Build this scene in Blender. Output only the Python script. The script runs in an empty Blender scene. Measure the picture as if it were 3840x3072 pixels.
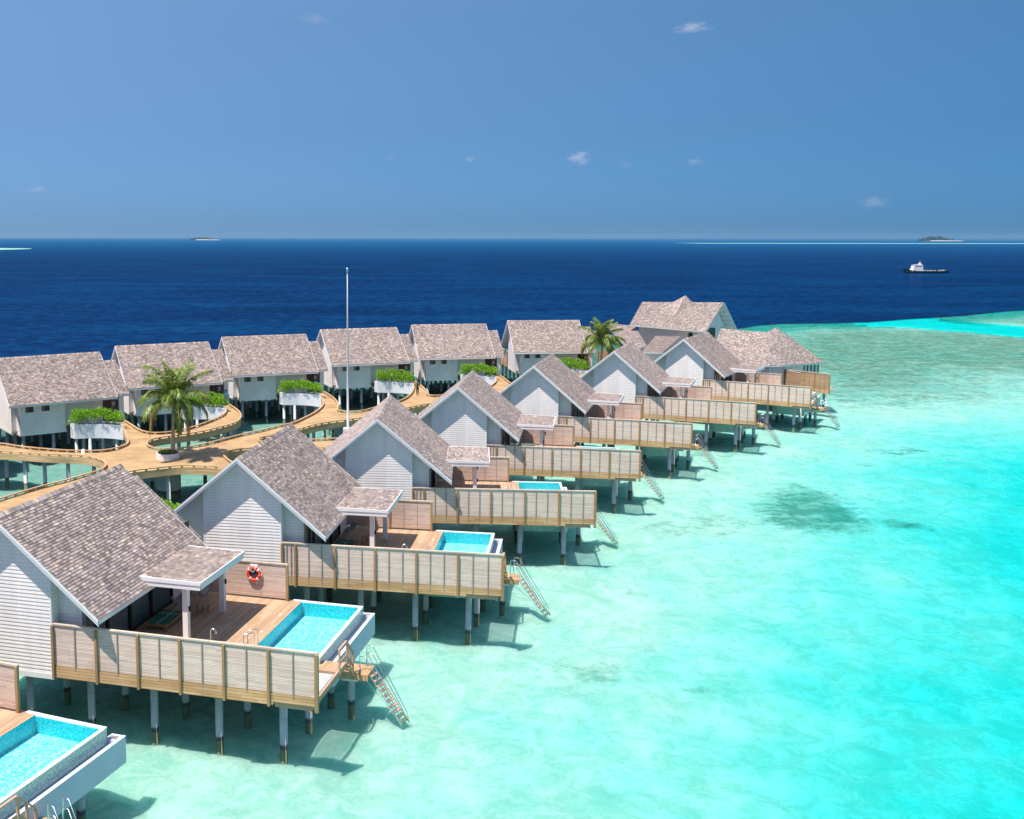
import bpy, math, random
from mathutils import Vector, Matrix, noise
import mathutils.geometry as mgeo
import numpy as np
R = math.radians
random.seed(7)
SC = bpy.context.scene
COL = SC.collection

# ------------------------------------------------------------------ camera, sky, sun, exposure
W, H = 3840.0, 3072.0
F_PX, CX, CY, PITCH, ROLL, CAM_H = 3847.93, 1486.04, 1349.55, 0.117932, 0.0011588, 17.3224
cam_data = bpy.data.cameras.new('camera')
cam = bpy.data.objects.new('camera', cam_data); COL.objects.link(cam)
cam_data.sensor_fit = 'HORIZONTAL'; cam_data.sensor_width = 36.0
cam_data.lens = F_PX / W * 36.0
cam_data.shift_x = (W / 2 - CX) / W
cam_data.shift_y = (CY - H / 2) / W
cam_data.clip_start = 0.3; cam_data.clip_end = 120000
cam.rotation_mode = 'XYZ'
_m = Matrix.Rotation(math.pi / 2 - PITCH, 4, 'X') @ Matrix.Rotation(ROLL, 4, 'Z')
cam.matrix_world = Matrix.Translation((0, 0, CAM_H)) @ _m
SC.camera = cam

SUN_TO = Vector((-0.32, -0.26, 1.0)).normalized()       # towards the sun
SUN_EL = math.asin(SUN_TO.z)
SUN_AZ = math.atan2(SUN_TO.x, SUN_TO.y)
world = bpy.data.worlds.new("World"); SC.world = world
world.use_nodes = True
wn, wl = world.node_tree.nodes, world.node_tree.links
wn.clear()
w_out = wn.new('ShaderNodeOutputWorld'); w_bg = wn.new('ShaderNodeBackground')
w_sky = wn.new('ShaderNodeTexSky'); w_sky.sky_type = 'NISHITA'; w_sky.sun_disc = False
w_sky.sun_elevation = SUN_EL; w_sky.sun_rotation = SUN_AZ
w_sky.altitude = 0; w_sky.air_density = 1.0; w_sky.dust_density = 0.3; w_sky.ozone_density = 2.5
w_bg.inputs['Strength'].default_value = 0.12
# the low sky tinted darker and bluer plus a few faint scraps of cloud, in sky directions
w_tc = wn.new('ShaderNodeTexCoord'); w_sep = wn.new('ShaderNodeSeparateXYZ')
wl.new(w_tc.outputs['Generated'], w_sep.inputs[0])
w_ramp = wn.new('ShaderNodeValToRGB')
w_ramp.color_ramp.elements[0].position = 0.0; w_ramp.color_ramp.elements[0].color = (0.125, 0.285, 0.66, 1)
w_ramp.color_ramp.elements[1].position = 0.55; w_ramp.color_ramp.elements[1].color = (1.0, 1.0, 1.0, 1)
for _p, _c in ((0.02, (0.125, 0.29, 0.65, 1)), (0.06, (0.165, 0.325, 0.60, 1)), (0.10, (0.21, 0.36, 0.57, 1)), (0.20, (0.35, 0.51, 0.65, 1)), (0.34, (0.66, 0.76, 0.86, 1))):
    _e = w_ramp.color_ramp.elements.new(_p); _e.color = _c
wl.new(w_sep.outputs['Z'], w_ramp.inputs['Fac'])
w_mul = wn.new('ShaderNodeMixRGB'); w_mul.blend_type = 'MULTIPLY'; w_mul.inputs['Fac'].default_value = 1
wl.new(w_sky.outputs['Color'], w_mul.inputs['Color1']); wl.new(w_ramp.outputs['Color'], w_mul.inputs['Color2'])
w_mx = wn.new('ShaderNodeMapRange'); w_mx.inputs['From Min'].default_value = -.34; w_mx.inputs['From Max'].default_value = .54
wl.new(w_sep.outputs['X'], w_mx.inputs['Value'])
w_r2 = wn.new('ShaderNodeValToRGB'); w_r2.color_ramp.elements[0].color = (.94, .95, .97, 1); w_r2.color_ramp.elements[1].color = (.42, .62, .70, 1)
_e = w_r2.color_ramp.elements.new(.5); _e.color = (.67, .79, .84, 1); wl.new(w_mx.outputs[0], w_r2.inputs['Fac'])
w_m2 = wn.new('ShaderNodeMixRGB'); w_m2.blend_type = 'MULTIPLY'; w_m2.inputs['Fac'].default_value = 1
wl.new(w_mul.outputs['Color'], w_m2.inputs['Color1']); wl.new(w_r2.outputs['Color'], w_m2.inputs['Color2'])
w_m3 = wn.new('ShaderNodeMixRGB'); w_m3.blend_type = 'MULTIPLY'; w_m3.inputs['Fac'].default_value = 1; w_m3.inputs['Color2'].default_value = (1.5, 1.27, 1.2, 1)
wl.new(w_m2.outputs['Color'], w_m3.inputs['Color1'])
_prev = w_m3.outputs['Color']
def px_dir(u, v):
    a, b = (u - CX) / F_PX, (v - CY) / F_PX
    s, c = math.sin(PITCH), math.cos(PITCH)
    return Vector((a, c - b * s, -s - b * c)).normalized()
for (u, v, sx, sy, k) in ((2595, 103, .021, .0065, .34), (2172, 592, .015, .008, .34), (1185, 72, .02, .006, .12),
                          (2606, 606, .010, .005, .17), (3272, 757, .016, .007, .16), (1760, 596, .007, .005, .14),
                          (137, 712, .014, .004, .15), (1460, 592, .008, .004, .08), (2350, 618, .008, .004, .08)):
    d = px_dir(u, v)
    right = Vector((d.y, -d.x, 0)).normalized(); up = right.cross(d)
    def dotn(vec, sc):
        n = wn.new('ShaderNodeVectorMath'); n.operation = 'DOT_PRODUCT'
        n.inputs[1].default_value = tuple(vec / sc); wl.new(w_tc.outputs['Generated'], n.inputs[0]); return n.outputs['Value']
    a, b = dotn(right, sx), dotn(up, sy)
    dn = wn.new('ShaderNodeVectorMath'); dn.operation = 'DOT_PRODUCT'; dn.inputs[1].default_value = tuple(d)
    wl.new(w_tc.outputs['Generated'], dn.inputs[0])
    front = wn.new('ShaderNodeMath'); front.operation = 'GREATER_THAN'; front.inputs[1].default_value = 0.5
    wl.new(dn.outputs['Value'], front.inputs[0])
    # the puff is widest at its base: squash the lower half
    cmb = wn.new('ShaderNodeCombineXYZ'); wl.new(a, cmb.inputs[0]); wl.new(b, cmb.inputs[1])
    nz = wn.new('ShaderNodeTexNoise'); nz.inputs['Scale'].default_value = 1.5; nz.inputs['Detail'].default_value = 5
    nz.inputs['Roughness'].default_value = .65
    off = wn.new('ShaderNodeVectorMath'); off.inputs[1].default_value = (u * .01, v * .013, 0)
    wl.new(cmb.outputs[0], off.inputs[0]); wl.new(off.outputs[0], nz.inputs['Vector'])
    ln = wn.new('ShaderNodeVectorMath'); ln.operation = 'LENGTH'; wl.new(cmb.outputs[0], ln.inputs[0])
    s1 = wn.new('ShaderNodeMath'); s1.operation = 'MULTIPLY_ADD'; s1.inputs[1].default_value = 2.2; s1.inputs[2].default_value = -.55
    wl.new(nz.outputs['Fac'], s1.inputs[0])
    s2 = wn.new('ShaderNodeMath'); s2.operation = 'SUBTRACT'; wl.new(s1.outputs[0], s2.inputs[0]); wl.new(ln.outputs['Value'], s2.inputs[1])
    s3 = wn.new('ShaderNodeMapRange'); s3.inputs['From Min'].default_value = -.25; s3.inputs['From Max'].default_value = .6
    s3.inputs['To Max'].default_value = k; wl.new(s2.outputs[0], s3.inputs['Value'])
    s4 = wn.new('ShaderNodeMath'); s4.operation = 'MULTIPLY'; wl.new(s3.outputs[0], s4.inputs[0]); wl.new(front.outputs[0], s4.inputs[1])
    mx = wn.new('ShaderNodeMixRGB'); mx.inputs['Color2'].default_value = (5.2, 5.0, 5.2, 1)
    wl.new(s4.outputs[0], mx.inputs['Fac']); wl.new(_prev, mx.inputs['Color1']); _prev = mx.outputs['Color']
wl.new(_prev, w_bg.inputs['Color']); wl.new(w_bg.outputs[0], w_out.inputs['Surface'])

sun_d = bpy.data.lights.new('sun', 'SUN'); sun_d.energy = 4.8; sun_d.angle = R(0.53); sun_d.color = (1.0, 0.93, 0.835)
sun = bpy.data.objects.new('sun', sun_d); COL.objects.link(sun)
sun.rotation_mode = 'QUATERNION'; sun.rotation_quaternion = SUN_TO.to_track_quat('Z', 'Y')
sun.location = (0, 0, 60)
SC.view_settings.view_transform = 'Standard'; SC.view_settings.look = 'None'
SC.view_settings.gamma = 1.0; SC.view_settings.exposure = 0.42
SC.cycles.max_bounces = 8; SC.cycles.transparent_max_bounces = 24; SC.cycles.diffuse_bounces = 3; SC.cycles.glossy_bounces = 3
SC.cycles.caustics_reflective = False; SC.cycles.caustics_refractive = False
SC.cycles.use_denoising = True

WATER_Z = -2.67
BED_Z = -3.25

# ------------------------------------------------------------------ node helpers
class NT:
    def __init__(s, name):
        s.mat = bpy.data.materials.new(name); s.mat.use_nodes = True
        s.n, s.l = s.mat.node_tree.nodes, s.mat.node_tree.links
        s.n.clear(); s.out = s.n.new('ShaderNodeOutputMaterial')
    def set(s, sock, v):
        if hasattr(v, 'is_linked'): s.l.new(v, sock)
        else: sock.default_value = v
    def math(s, op, a, b=None, c=None, clamp=False):
        n = s.n.new('ShaderNodeMath'); n.operation = op; n.use_clamp = clamp
        s.set(n.inputs[0], a)
        if b is not None: s.set(n.inputs[1], b)
        if c is not None: s.set(n.inputs[2], c)
        return n.outputs[0]
    def coord(s, kind='Object'):
        return s.n.new('ShaderNodeTexCoord').outputs[kind]
    def sep(s, v):
        n = s.n.new('ShaderNodeSeparateXYZ'); s.set(n.inputs[0], v); return n.outputs
    def comb(s, x=0, y=0, z=0):
        n = s.n.new('ShaderNodeCombineXYZ'); s.set(n.inputs[0], x); s.set(n.inputs[1], y); s.set(n.inputs[2], z); return n.outputs[0]
    def vmul(s, v, k):
        n = s.n.new('ShaderNodeVectorMath'); n.operation = 'MULTIPLY'; s.set(n.inputs[0], v); s.set(n.inputs[1], k); return n.outputs[0]
    def noise(s, v, scale=1, detail=3, rough=.5, dist=0, color=False):
        n = s.n.new('ShaderNodeTexNoise'); s.set(n.inputs['Vector'], v); n.inputs['Scale'].default_value = scale
        n.inputs['Detail'].default_value = detail; n.inputs['Roughness'].default_value = rough; n.inputs['Distortion'].default_value = dist
        return n.outputs['Color' if color else 'Fac']
    def white(s, v):
        n = s.n.new('ShaderNodeTexWhiteNoise'); n.noise_dimensions = '3D'; s.set(n.inputs['Vector'], v); return n.outputs['Value']
    def vor(s, v, scale=1, feature='F1', rnd=1):
        n = s.n.new('ShaderNodeTexVoronoi'); n.feature = feature; s.set(n.inputs['Vector'], v); n.inputs['Scale'].default_value = scale
        n.inputs['Randomness'].default_value = rnd
        return n.outputs['Distance']
    def ramp(s, f, stops, interp='LINEAR'):
        n = s.n.new('ShaderNodeValToRGB'); n.color_ramp.interpolation = interp
        e = n.color_ramp.elements
        while len(e) < len(stops): e.new(.5)
        for i, (p, c) in enumerate(stops):
            e[i].position = p; e[i].color = (c[0], c[1], c[2], 1) if len(c) == 3 else c
        s.set(n.inputs[0], f); return n.outputs['Color']
    def mix(s, f, a, b, mode='MIX'):
        n = s.n.new('ShaderNodeMixRGB'); n.blend_type = mode
        s.set(n.inputs['Fac'], f)
        for k, v in (('Color1', a), ('Color2', b)):
            if isinstance(v, tuple) and len(v) == 3: v = v + (1,)
            s.set(n.inputs[k], v)
        return n.outputs['Color']
    def maprange(s, v, a, b, c=0., d=1., smooth=False):
        n = s.n.new('ShaderNodeMapRange'); s.set(n.inputs['Value'], v)
        if smooth: n.interpolation_type = 'SMOOTHSTEP'
        n.inputs['From Min'].default_value = a; n.inputs['From Max'].default_value = b
        n.inputs['To Min'].default_value = c; n.inputs['To Max'].default_value = d; return n.outputs[0]
    def bump(s, h, dist=.01, strength=1., normal=None):
        n = s.n.new('ShaderNodeBump'); s.set(n.inputs['Height'], h); n.inputs['Distance'].default_value = dist
        n.inputs['Strength'].default_value = strength
        if normal is not None: s.l.new(normal, n.inputs['Normal'])
        return n.outputs[0]
    def pbr(s, color, rough=.6, normal=None, metallic=0., spec=.4, **kw):
        n = s.n.new('ShaderNodeBsdfPrincipled')
        if isinstance(color, tuple) and len(color) == 3: color = color + (1,)
        s.set(n.inputs['Base Color'], color); s.set(n.inputs['Roughness'], rough); s.set(n.inputs['Metallic'], metallic)
        s.set(n.inputs['Specular IOR Level'], spec)
        for k, v in kw.items(): s.set(n.inputs[k.replace('_', ' ')], v)
        if normal is not None: s.l.new(normal, n.inputs['Normal'])
        return n.outputs[0]
    def done(s, sh):
        s.l.new(sh, s.out.inputs['Surface']); return s.mat

def m_plain(name, color, rough=.6, var=.12, scale=2.0, metallic=0., spec=.4, bump=0.):
    t = NT(name); c = t.coord()
    n = t.noise(c, scale, 6, .6)
    k = t.maprange(n, .3, .7, 1 - var, 1 + var)
    col = t.mix(1., color, t.comb(k, k, k), 'MULTIPLY')
    nm = t.bump(t.noise(c, scale * 12, 3), .01, bump) if bump else None
    return t.done(t.pbr(col, rough, nm, metallic, spec))

# shingles: UV u along the ridge (m), v down the slope (m)
def m_shingle():
    t = NT('roof_shingle'); uv = t.sep(t.coord('UV'))
    oi = t.n.new('ShaderNodeObjectInfo').outputs['Random']
    row = t.math('FLOOR', t.math('DIVIDE', uv[1], .14))
    rr = t.white(t.comb(row, t.math('MULTIPLY', oi, 90), 3.3))
    u0 = t.math('ADD', t.math('DIVIDE', uv[0], .165), t.math('MULTIPLY', rr, 17.0))
    wob = t.math('MULTIPLY', t.math('SINE', t.math('ADD', t.math('MULTIPLY', u0, 2.3), t.math('MULTIPLY', row, 1.7))), .36)
    u1 = t.math('ADD', u0, wob)
    cell = t.math('FLOOR', u1); fr = t.math('FRACT', u1)
    w = t.white(t.comb(cell, row, t.math('MULTIPLY', oi, 40)))
    w2 = t.white(t.comb(cell, row, 9.1))
    col = t.ramp(w, [(0, (0.216, 0.177, 0.165)), (.16, (0.275, 0.218, 0.193)), (.32, (0.319, 0.268, 0.257)), (.46, (0.350, 0.295, 0.294)),
                     (.58, (0.417, 0.318, 0.279)), (.72, (0.448, 0.368, 0.340)), (.86, (0.525, 0.407, 0.343)), (.96, (0.651, 0.517, 0.417)), (1, (0.651, 0.545, 0.436))], 'CONSTANT')
    grain = t.noise(t.vmul(t.coord(), (1, 1, 1)), 14, 4, .7)
    k = t.maprange(grain, .3, .7, .86, 1.12)
    big = t.maprange(t.noise(t.coord(), .55, 3, .6), .35, .65, .93, 1.06)
    k = t.math('MULTIPLY', k, big); k = t.math('MULTIPLY', k, t.maprange(oi, 0, 1, .92, 1.05))
    st = t.maprange(t.noise(t.vmul(t.coord('UV'), (.9, .12, 1)), 2.2, 4, .6), .35, .68, .90, 1.06); k = t.math('MULTIPLY', k, st)
    col = t.mix(1., col, t.comb(k, k, k), 'MULTIPLY')
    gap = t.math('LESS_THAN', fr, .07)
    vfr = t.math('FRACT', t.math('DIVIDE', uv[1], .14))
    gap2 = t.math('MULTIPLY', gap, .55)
    butt_shade = t.math('MULTIPLY', t.math('GREATER_THAN', vfr, .87), .5)  # shade under each course edge, painted into the colour
    g = t.math('MAXIMUM', gap2, butt_shade)
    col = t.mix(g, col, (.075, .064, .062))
    h = t.math('ADD', t.math('MULTIPLY', w2, .6), t.math('MULTIPLY', t.math('SUBTRACT', 1., gap), .5))
    return t.done(t.pbr(col, .85, t.bump(h, .012, .6), spec=.25))

def m_plank(name, axis, width, stops, gap=.08, gapcol=(.05, .035, .02), rough=.7, knots=0., grain_axis=None, bump=.5, patch=.1, gapfac=.85, rowvar=1.):
    t = NT(name); c = t.coord(); s = t.sep(c)
    q = t.math('DIVIDE', s[axis], width); idn = t.math('FLOOR', q); fr = t.math('FRACT', q)
    sc = [28, 28, 28]; ga = grain_axis if grain_axis is not None else (0 if axis != 0 else 1); sc[ga] = 1.4
    off = t.math('MULTIPLY', t.white(t.comb(idn, 1.7, 2.2)), 40)
    v = t.n.new('ShaderNodeVectorMath'); v.operation = 'ADD'
    t.l.new(t.vmul(c, tuple(sc)), v.inputs[0]); t.l.new(t.comb(off, off, off), v.inputs[1])
    g = t.noise(v.outputs[0], 1, 4, .6)
    # board ends: length cells along the grain
    le = t.math('FLOOR', t.math('ADD', t.math('DIVIDE', s[ga], 2.4), t.math('MULTIPLY', off, .37)))
    w = t.white(t.comb(idn, le, 5.5))
    f = t.math('ADD', t.math('MULTIPLY', w, .55 * rowvar), t.math('MULTIPLY', g, .45 + .55 * (1 - rowvar)))
    col = t.ramp(f, stops)
    pt = t.maprange(t.noise(c, .5, 3, .6), .35, .65, 1 - patch, 1 + patch)
    col = t.mix(1., col, t.comb(pt, pt, pt), 'MULTIPLY')
    if knots:
        kv = t.vmul(c, (7., 7., 14.)); kd = t.vor(kv, 1.)
        kz = t.math('LESS_THAN', kd, .15)
        kc = t.math('MULTIPLY', kz, knots)
        col = t.mix(kc, col, (.22, .13, .09))
    gp = t.math('LESS_THAN', fr, gap)
    col = t.mix(t.math('MULTIPLY', gp, gapfac), col, gapcol)
    h = t.math('ADD', t.math('MULTIPLY', g, .15), t.math('SUBTRACT', 1., gp))
    return t.done(t.pbr(col, rough, t.bump(h, .006, bump), spec=.25))

M = {}
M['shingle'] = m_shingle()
def m_siding():
    t = NT('white_siding'); c = t.coord(); uv = t.sep(t.coord('UV'))
    k = t.maprange(t.noise(c, .7, 6, .6), .3, .7, .94, 1.05)
    st = t.maprange(t.noise(t.vmul(c, (2.2, 2.2, .35)), 1., 5, .65), .35, .7, 1.03, .92); k = t.math('MULTIPLY', k, st)
    col = t.mix(1., (.90, .82, .785), t.comb(k, k, k), 'MULTIPLY')
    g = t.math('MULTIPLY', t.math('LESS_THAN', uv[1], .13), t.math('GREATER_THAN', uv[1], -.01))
    col = t.mix(t.math('MULTIPLY', g, .24), col, (.20, .19, .20))  # shadow line under each lap, painted along the board's lower edge
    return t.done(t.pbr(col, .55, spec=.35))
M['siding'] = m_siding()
M['trim'] = m_plain('white_trim', (.82, .785, .78), .5, .04, 1.5)
M['soffit'] = m_plain('soffit_board', (.66, .66, .66), .6, .05, 1.5)
M['deck'] = m_plank('deck_boards', 0, .12, [(0, (.38, .23, .14)), (.5, (.54, .35, .22)), (1, (.66, .46, .31))], gap=.13, gapcol=(.10, .055, .03), grain_axis=1)
M['jetty'] = m_plank('boardwalk_boards', 1, .14, [(0, (.37, .235, .11)), (.5, (.48, .31, .155)), (1, (.57, .39, .215))], gap=.12, gapcol=(.24, .14, .06), grain_axis=0, patch=.18, gapfac=.75)
M['fascia'] = m_plank('fascia_boards', 2, .12, [(0, (.44, .25, .11)), (.5, (.61, .365, .18)), (1, (.72, .48, .27))], gap=.10, gapcol=(.14, .085, .03), grain_axis=0, patch=.12)
M['fasciaj'] = m_plank('boardwalk_fascia_boards', 2, .12, [(0, (.42, .26, .12)), (.5, (.60, .39, .20)), (1, (.74, .51, .29))], gap=.12, gapcol=(.14, .09, .04), grain_axis=0, patch=.12)
M['slat'] = m_plank('fence_slats', 2, .062, [(0, (.60, .42, .335)), (.45, (.80, .60, .50)), (1, (.94, .78, .68))], gap=.17, gapcol=(.33, .24, .19), knots=.6, grain_axis=0, patch=.07)
M['slat_pink'] = m_plank('screen_slats', 2, .062, [(0, (.46, .31, .25)), (.45, (.66, .48, .40)), (1, (.80, .65, .56))], gap=.17, gapcol=(.25, .15, .12), knots=.6, grain_axis=0, patch=.08)
M['slat_tan'] = m_plank('tan_slats', 2, .07, [(0, (.34, .20, .11)), (.45, (.48, .30, .17)), (1, (.60, .41, .25))], gap=.15, gapcol=(.17, .10, .05), knots=.4, grain_axis=0, patch=.08)
M['post'] = m_plank('treated_post', 2, 40., [(0, (.23, .135, .06)), (.5, (.38, .235, .115)), (1, (.50, .33, .19))], gap=0, grain_axis=2, rowvar=.3)
M['batten'] = m_plank('grey_batten', 2, 40., [(0, (.23, .19, .15)), (.5, (.35, .29, .24)), (1, (.46, .40, .34))], gap=0, grain_axis=2, rowvar=.3)
M['rail'] = m_plank('weathered_rail', 0, 1.5, [(0, (.50, .37, .27)), (.5, (.64, .51, .40)), (1, (.76, .64, .52))], gap=.006, grain_axis=0, rowvar=.6)
M['newwood'] = m_plank('pinkish_timber', 0, 30., [(0, (.38, .22, .14)), (.5, (.50, .31, .21)), (1, (.62, .42, .31))], gap=0, grain_axis=1, rowvar=.3)
M['tread'] = m_plank('tread_boards', 0, .13, [(0, (.44, .25, .12)), (.5, (.55, .34, .18)), (1, (.63, .42, .25))], gap=.08, grain_axis=1)
M['jrail'] = m_plank('boardwalk_rail', 0, 3.5, [(0, (.45, .28, .14)), (.5, (.57, .375, .20)), (1, (.66, .47, .28))], gap=.004, grain_axis=0, rowvar=.5)
M['chrome'] = m_plain('stainless_steel', (.75, .77, .77), .22, .03, 5, metallic=1.)
M['darkframe'] = m_plain('dark_frame', (.022, .022, .024), .4, .1, 4)
M['black'] = m_plain('black_fitting', (.015, .015, .015), .5, .1, 4)
M['plaster'] = m_plain('white_plaster', (.78, .73, .77), .7, .05, .8, bump=.15)
M['gutbox'] = m_plain('shaded_gutter_plaster', (.50, .56, .66), .7, .05, .8, bump=.15)  # plaster copy with the blue of its shaded side put into the colour
M['gutter'] = m_plain('gutter_lining', (.52, .53, .70), .6, .06, 1.2)
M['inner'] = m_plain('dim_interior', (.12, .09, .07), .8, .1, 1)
M['soil'] = m_plain('potting_soil', (.05, .035, .02), .9, .3, 8)
M['redwood'] = m_plain('dark_red_door', (.10, .045, .04), .5, .15, 4)
M['greybrown'] = m_plain('grey_brown_panel', (.25, .21, .20), .6, .1, 3)
M['hemp'] = m_plain('white_rope', (.78, .79, .80), .8, .06, 12)
def m_net():
    t = NT('white_netting'); s = t.sep(t.coord())
    g = t.math('MAXIMUM', t.math('GREATER_THAN', t.math('SINE', t.math('MULTIPLY', s[0], 180.)), .55), t.math('GREATER_THAN', t.math('SINE', t.math('MULTIPLY', s[1], 180.)), .55))
    tr = t.n.new('ShaderNodeBsdfTransparent'); mx = t.n.new('ShaderNodeMixShader'); t.l.new(g, mx.inputs[0]); t.l.new(tr.outputs[0], mx.inputs[1]); t.l.new(t.pbr((.80, .80, .81), .8), mx.inputs[2])
    return t.done(mx.outputs[0])
M['net'] = m_net()

def m_curtain():
    t = NT('curtain_fabric'); s = t.sep(t.coord())
    v = t.math('SINE', t.math('MULTIPLY', t.math('ADD', s[1], s[0]), 34.))
    k = t.maprange(v, -1, 1, .72, 1.05)
    return t.done(t.pbr(t.mix(1., (.40, .44, .47), t.comb(k, k, k), 'MULTIPLY'), .9))
M['curtain'] = m_curtain()
def m_glass():
    t = NT('window_glass')
    fr = t.n.new('ShaderNodeFresnel'); fr.inputs['IOR'].default_value = 1.5
    tr = t.n.new('ShaderNodeBsdfTransparent'); tr.inputs['Color'].default_value = (.72, .80, .80, 1)
    gl = t.n.new('ShaderNodeBsdfGlossy'); gl.inputs['Roughness'].default_value = .03
    mx = t.n.new('ShaderNodeMixShader'); t.l.new(fr.outputs[0], mx.inputs[0]); t.l.new(tr.outputs[0], mx.inputs[1]); t.l.new(gl.outputs[0], mx.inputs[2])
    return t.done(mx.outputs[0])
M['glass'] = m_glass()
def m_concrete():
    t = NT('pile_concrete'); c = t.coord(); w = t.sep(t.n.new('ShaderNodeNewGeometry').outputs['Position'])
    n = t.noise(c, 3, 6, .65); k = t.maprange(n, .3, .7, .86, 1.08)
    col = t.mix(1., (.58, .60, .60), t.comb(k, k, k), 'MULTIPLY')
    # algae collar just above the water, brown growth below it
    z = t.math('ADD', w[2], t.math('MULTIPLY', t.math('SUBTRACT', t.noise(c, 9, 4, .7), .5), .18))
    band = t.maprange(z, WATER_Z + .17, WATER_Z + .27, 1, 0)
    col = t.mix(t.math('MULTIPLY', band, .93), col, (.05, .058, .055))
    below = t.maprange(z, WATER_Z - .02, WATER_Z + .03, 1, 0)
    col = t.mix(below, col, (.34, .28, .17))
    seam = t.math('LESS_THAN', t.math('ABSOLUTE', t.math('ADD', w[2], 1.35)), .012)
    col = t.mix(t.math('MULTIPLY', seam, .6), col, (.2, .2, .2))
    return t.done(t.pbr(col, .75, t.bump(t.noise(c, 20, 4), .01, .3)))
M['concrete'] = m_concrete()
def m_mosaic(name, stops, size=.035, grout=(.7, .8, .8), gf=.25, rough=.25):
    t = NT(name); s = t.sep(t.coord())
    ids = [t.math('FLOOR', t.math('DIVIDE', a, size)) for a in s]
    w = t.white(t.comb(*ids))
    col = t.ramp(w, stops)
    return t.done(t.pbr(col, rough, spec=.4))
M['pool_wall'] = m_mosaic('pool_mosaic', [(0, (.0, .40, .45)), (.5, (.01, .54, .58)), (1, (.08, .66, .70))], .05)
M['pool_lip'] = m_mosaic('lip_mosaic', [(0, (.16, .46, .40)), (.25, (.30, .54, .48)), (.5, (.38, .60, .53)), (1, (.55, .70, .62))], .05)
M['pool_cope'] = m_mosaic('coping_mosaic', [(0, (.42, .58, .62)), (.2, (.72, .79, .81)), (1, (.83, .86, .87))], .05)
def m_pool_floor():
    t = NT('pool_floor_mosaic'); c = t.coord(); s = t.sep(c)
    ids = [t.math('FLOOR', t.math('DIVIDE', a, .045)) for a in s]
    w = t.white(t.comb(ids[0], ids[1], 0.))
    n = t.noise(c, 5, 3, .6, .6)
    f = t.math('ADD', t.math('MULTIPLY', w, .5), t.math('MULTIPLY', n, .6))
    col = t.ramp(f, [(.25, (.05, .58, .70)), (.5, (.16, .78, .88)), (.62, (.45, .90, .95)), (.8, (.85, .98, .98))])  # tile tone plus caustic light painted in as pale mottling
    return t.done(t.pbr(col, .4))
M['pool_floor'] = m_pool_floor()

# ---- water surface: transparent body tinted by depth, rough fresnel sheen; the open sea is opaque navy
def m_water(name, attr=True, tint_near=(.72, .985, .955), tint_far=(.17, .925, .93)):
    t = NT(name); c = t.coord()
    pos = t.n.new('ShaderNodeNewGeometry').outputs['Position']
    b1 = t.noise(t.vmul(pos, (1.0, 1.6, 1.)), .9, 4, .6)
    b2 = t.noise(t.vmul(pos, (1.0, 1.8, 1.)), 3.2, 3, .55)
    b3 = t.noise(t.vmul(pos, (1.0, 2.2, 1.)), .11, 4, .55)
    if attr:
        h = t.math('ADD', t.math('MULTIPLY', b1, .10), t.math('MULTIPLY', b2, .035))
        h = t.math('ADD', h, t.math('MULTIPLY', b3, .35))
    else:
        h = t.math('MULTIPLY', b2, .03)
    nm = t.bump(h, 1., .55 if attr else .35)
    fr = t.n.new('ShaderNodeFresnel'); fr.inputs['IOR'].default_value = 1.33; t.l.new(nm, fr.inputs['Normal'])
    fac = t.math('MULTIPLY', t.math('MINIMUM', fr.outputs[0], .30), .20 if attr else .5)
    gl = t.n.new('ShaderNodeBsdfGlossy'); gl.inputs['Roughness'].default_value = .12; t.l.new(nm, gl.inputs['Normal'])
    tr = t.n.new('ShaderNodeBsdfTransparent')
    body = tr.outputs[0]
    if attr:
        at = t.n.new('ShaderNodeAttribute'); at.attribute_name = 'zone'; ch = t.sep(at.outputs['Color'])
        n1 = t.noise(t.vmul(pos, (1., 1., 0.)), .28, 5, .65)
        n2 = t.noise(t.vmul(pos, (1., 1., 0.)), .07, 4, .6)
        d = t.math('ADD', ch[1], t.math('MULTIPLY', t.math('SUBTRACT', n2, .5), .55))
        d = t.math('ADD', d, t.math('MULTIPLY', t.math('SUBTRACT', n1, .5), .42))
        dd = t.maprange(d, 0, 1, 0, 1)
        n = t.n.new('ShaderNodeClamp'); t.l.new(dd, n.inputs[0])
        col = t.ramp(n.outputs[0], [(0, (.60, .775, .715)), (.25, (.545, .76, .72)), (.5, (.385, .755, .73)), (.75, (.17, .72, .71)), (1, (.0, .675, .68))])
        t.l.new(col, tr.inputs['Color'])
        # the deep sea: light scattered back from the water body
        sea = t.n.new('ShaderNodeBsdfDiffuse')
        sn = t.noise(t.vmul(pos, (.012, .03, 0)), 1, 5, .6)
        sn2 = t.noise(t.vmul(pos, (.28, .22, 0)), 1, 6, .72)
        sm = t.math('ADD', t.math('MULTIPLY', sn, .35), t.math('MULTIPLY', sn2, .65))
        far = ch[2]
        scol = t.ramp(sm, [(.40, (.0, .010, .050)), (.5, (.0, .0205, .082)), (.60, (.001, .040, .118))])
        scol = t.mix(far, scol, (.001, .066, .175))  # distance haze painted into the sea colour
        t.l.new(scol, sea.inputs['Color'])
        e = t.math('ADD', ch[0], t.math('MULTIPLY', t.math('SUBTRACT', n1, .5), .25))
        em = t.maprange(e, .30, .62, 0, 1, True)
        mxs = t.n.new('ShaderNodeMixShader'); t.l.new(em, mxs.inputs[0]); t.l.new(body, mxs.inputs[1]); t.l.new(sea.outputs[0], mxs.inputs[2])
        body = mxs.outputs[0]
    else:
        tr.inputs['Color'].default_value = (.72, .97, .985, 1)
    mx = t.n.new('ShaderNodeMixShader'); t.l.new(fac, mx.inputs[0]); t.l.new(body, mx.inputs[1]); t.l.new(gl.outputs[0], mx.inputs[2])
    return t.done(mx.outputs[0])
M['water'] = m_water('sea_water')
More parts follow.
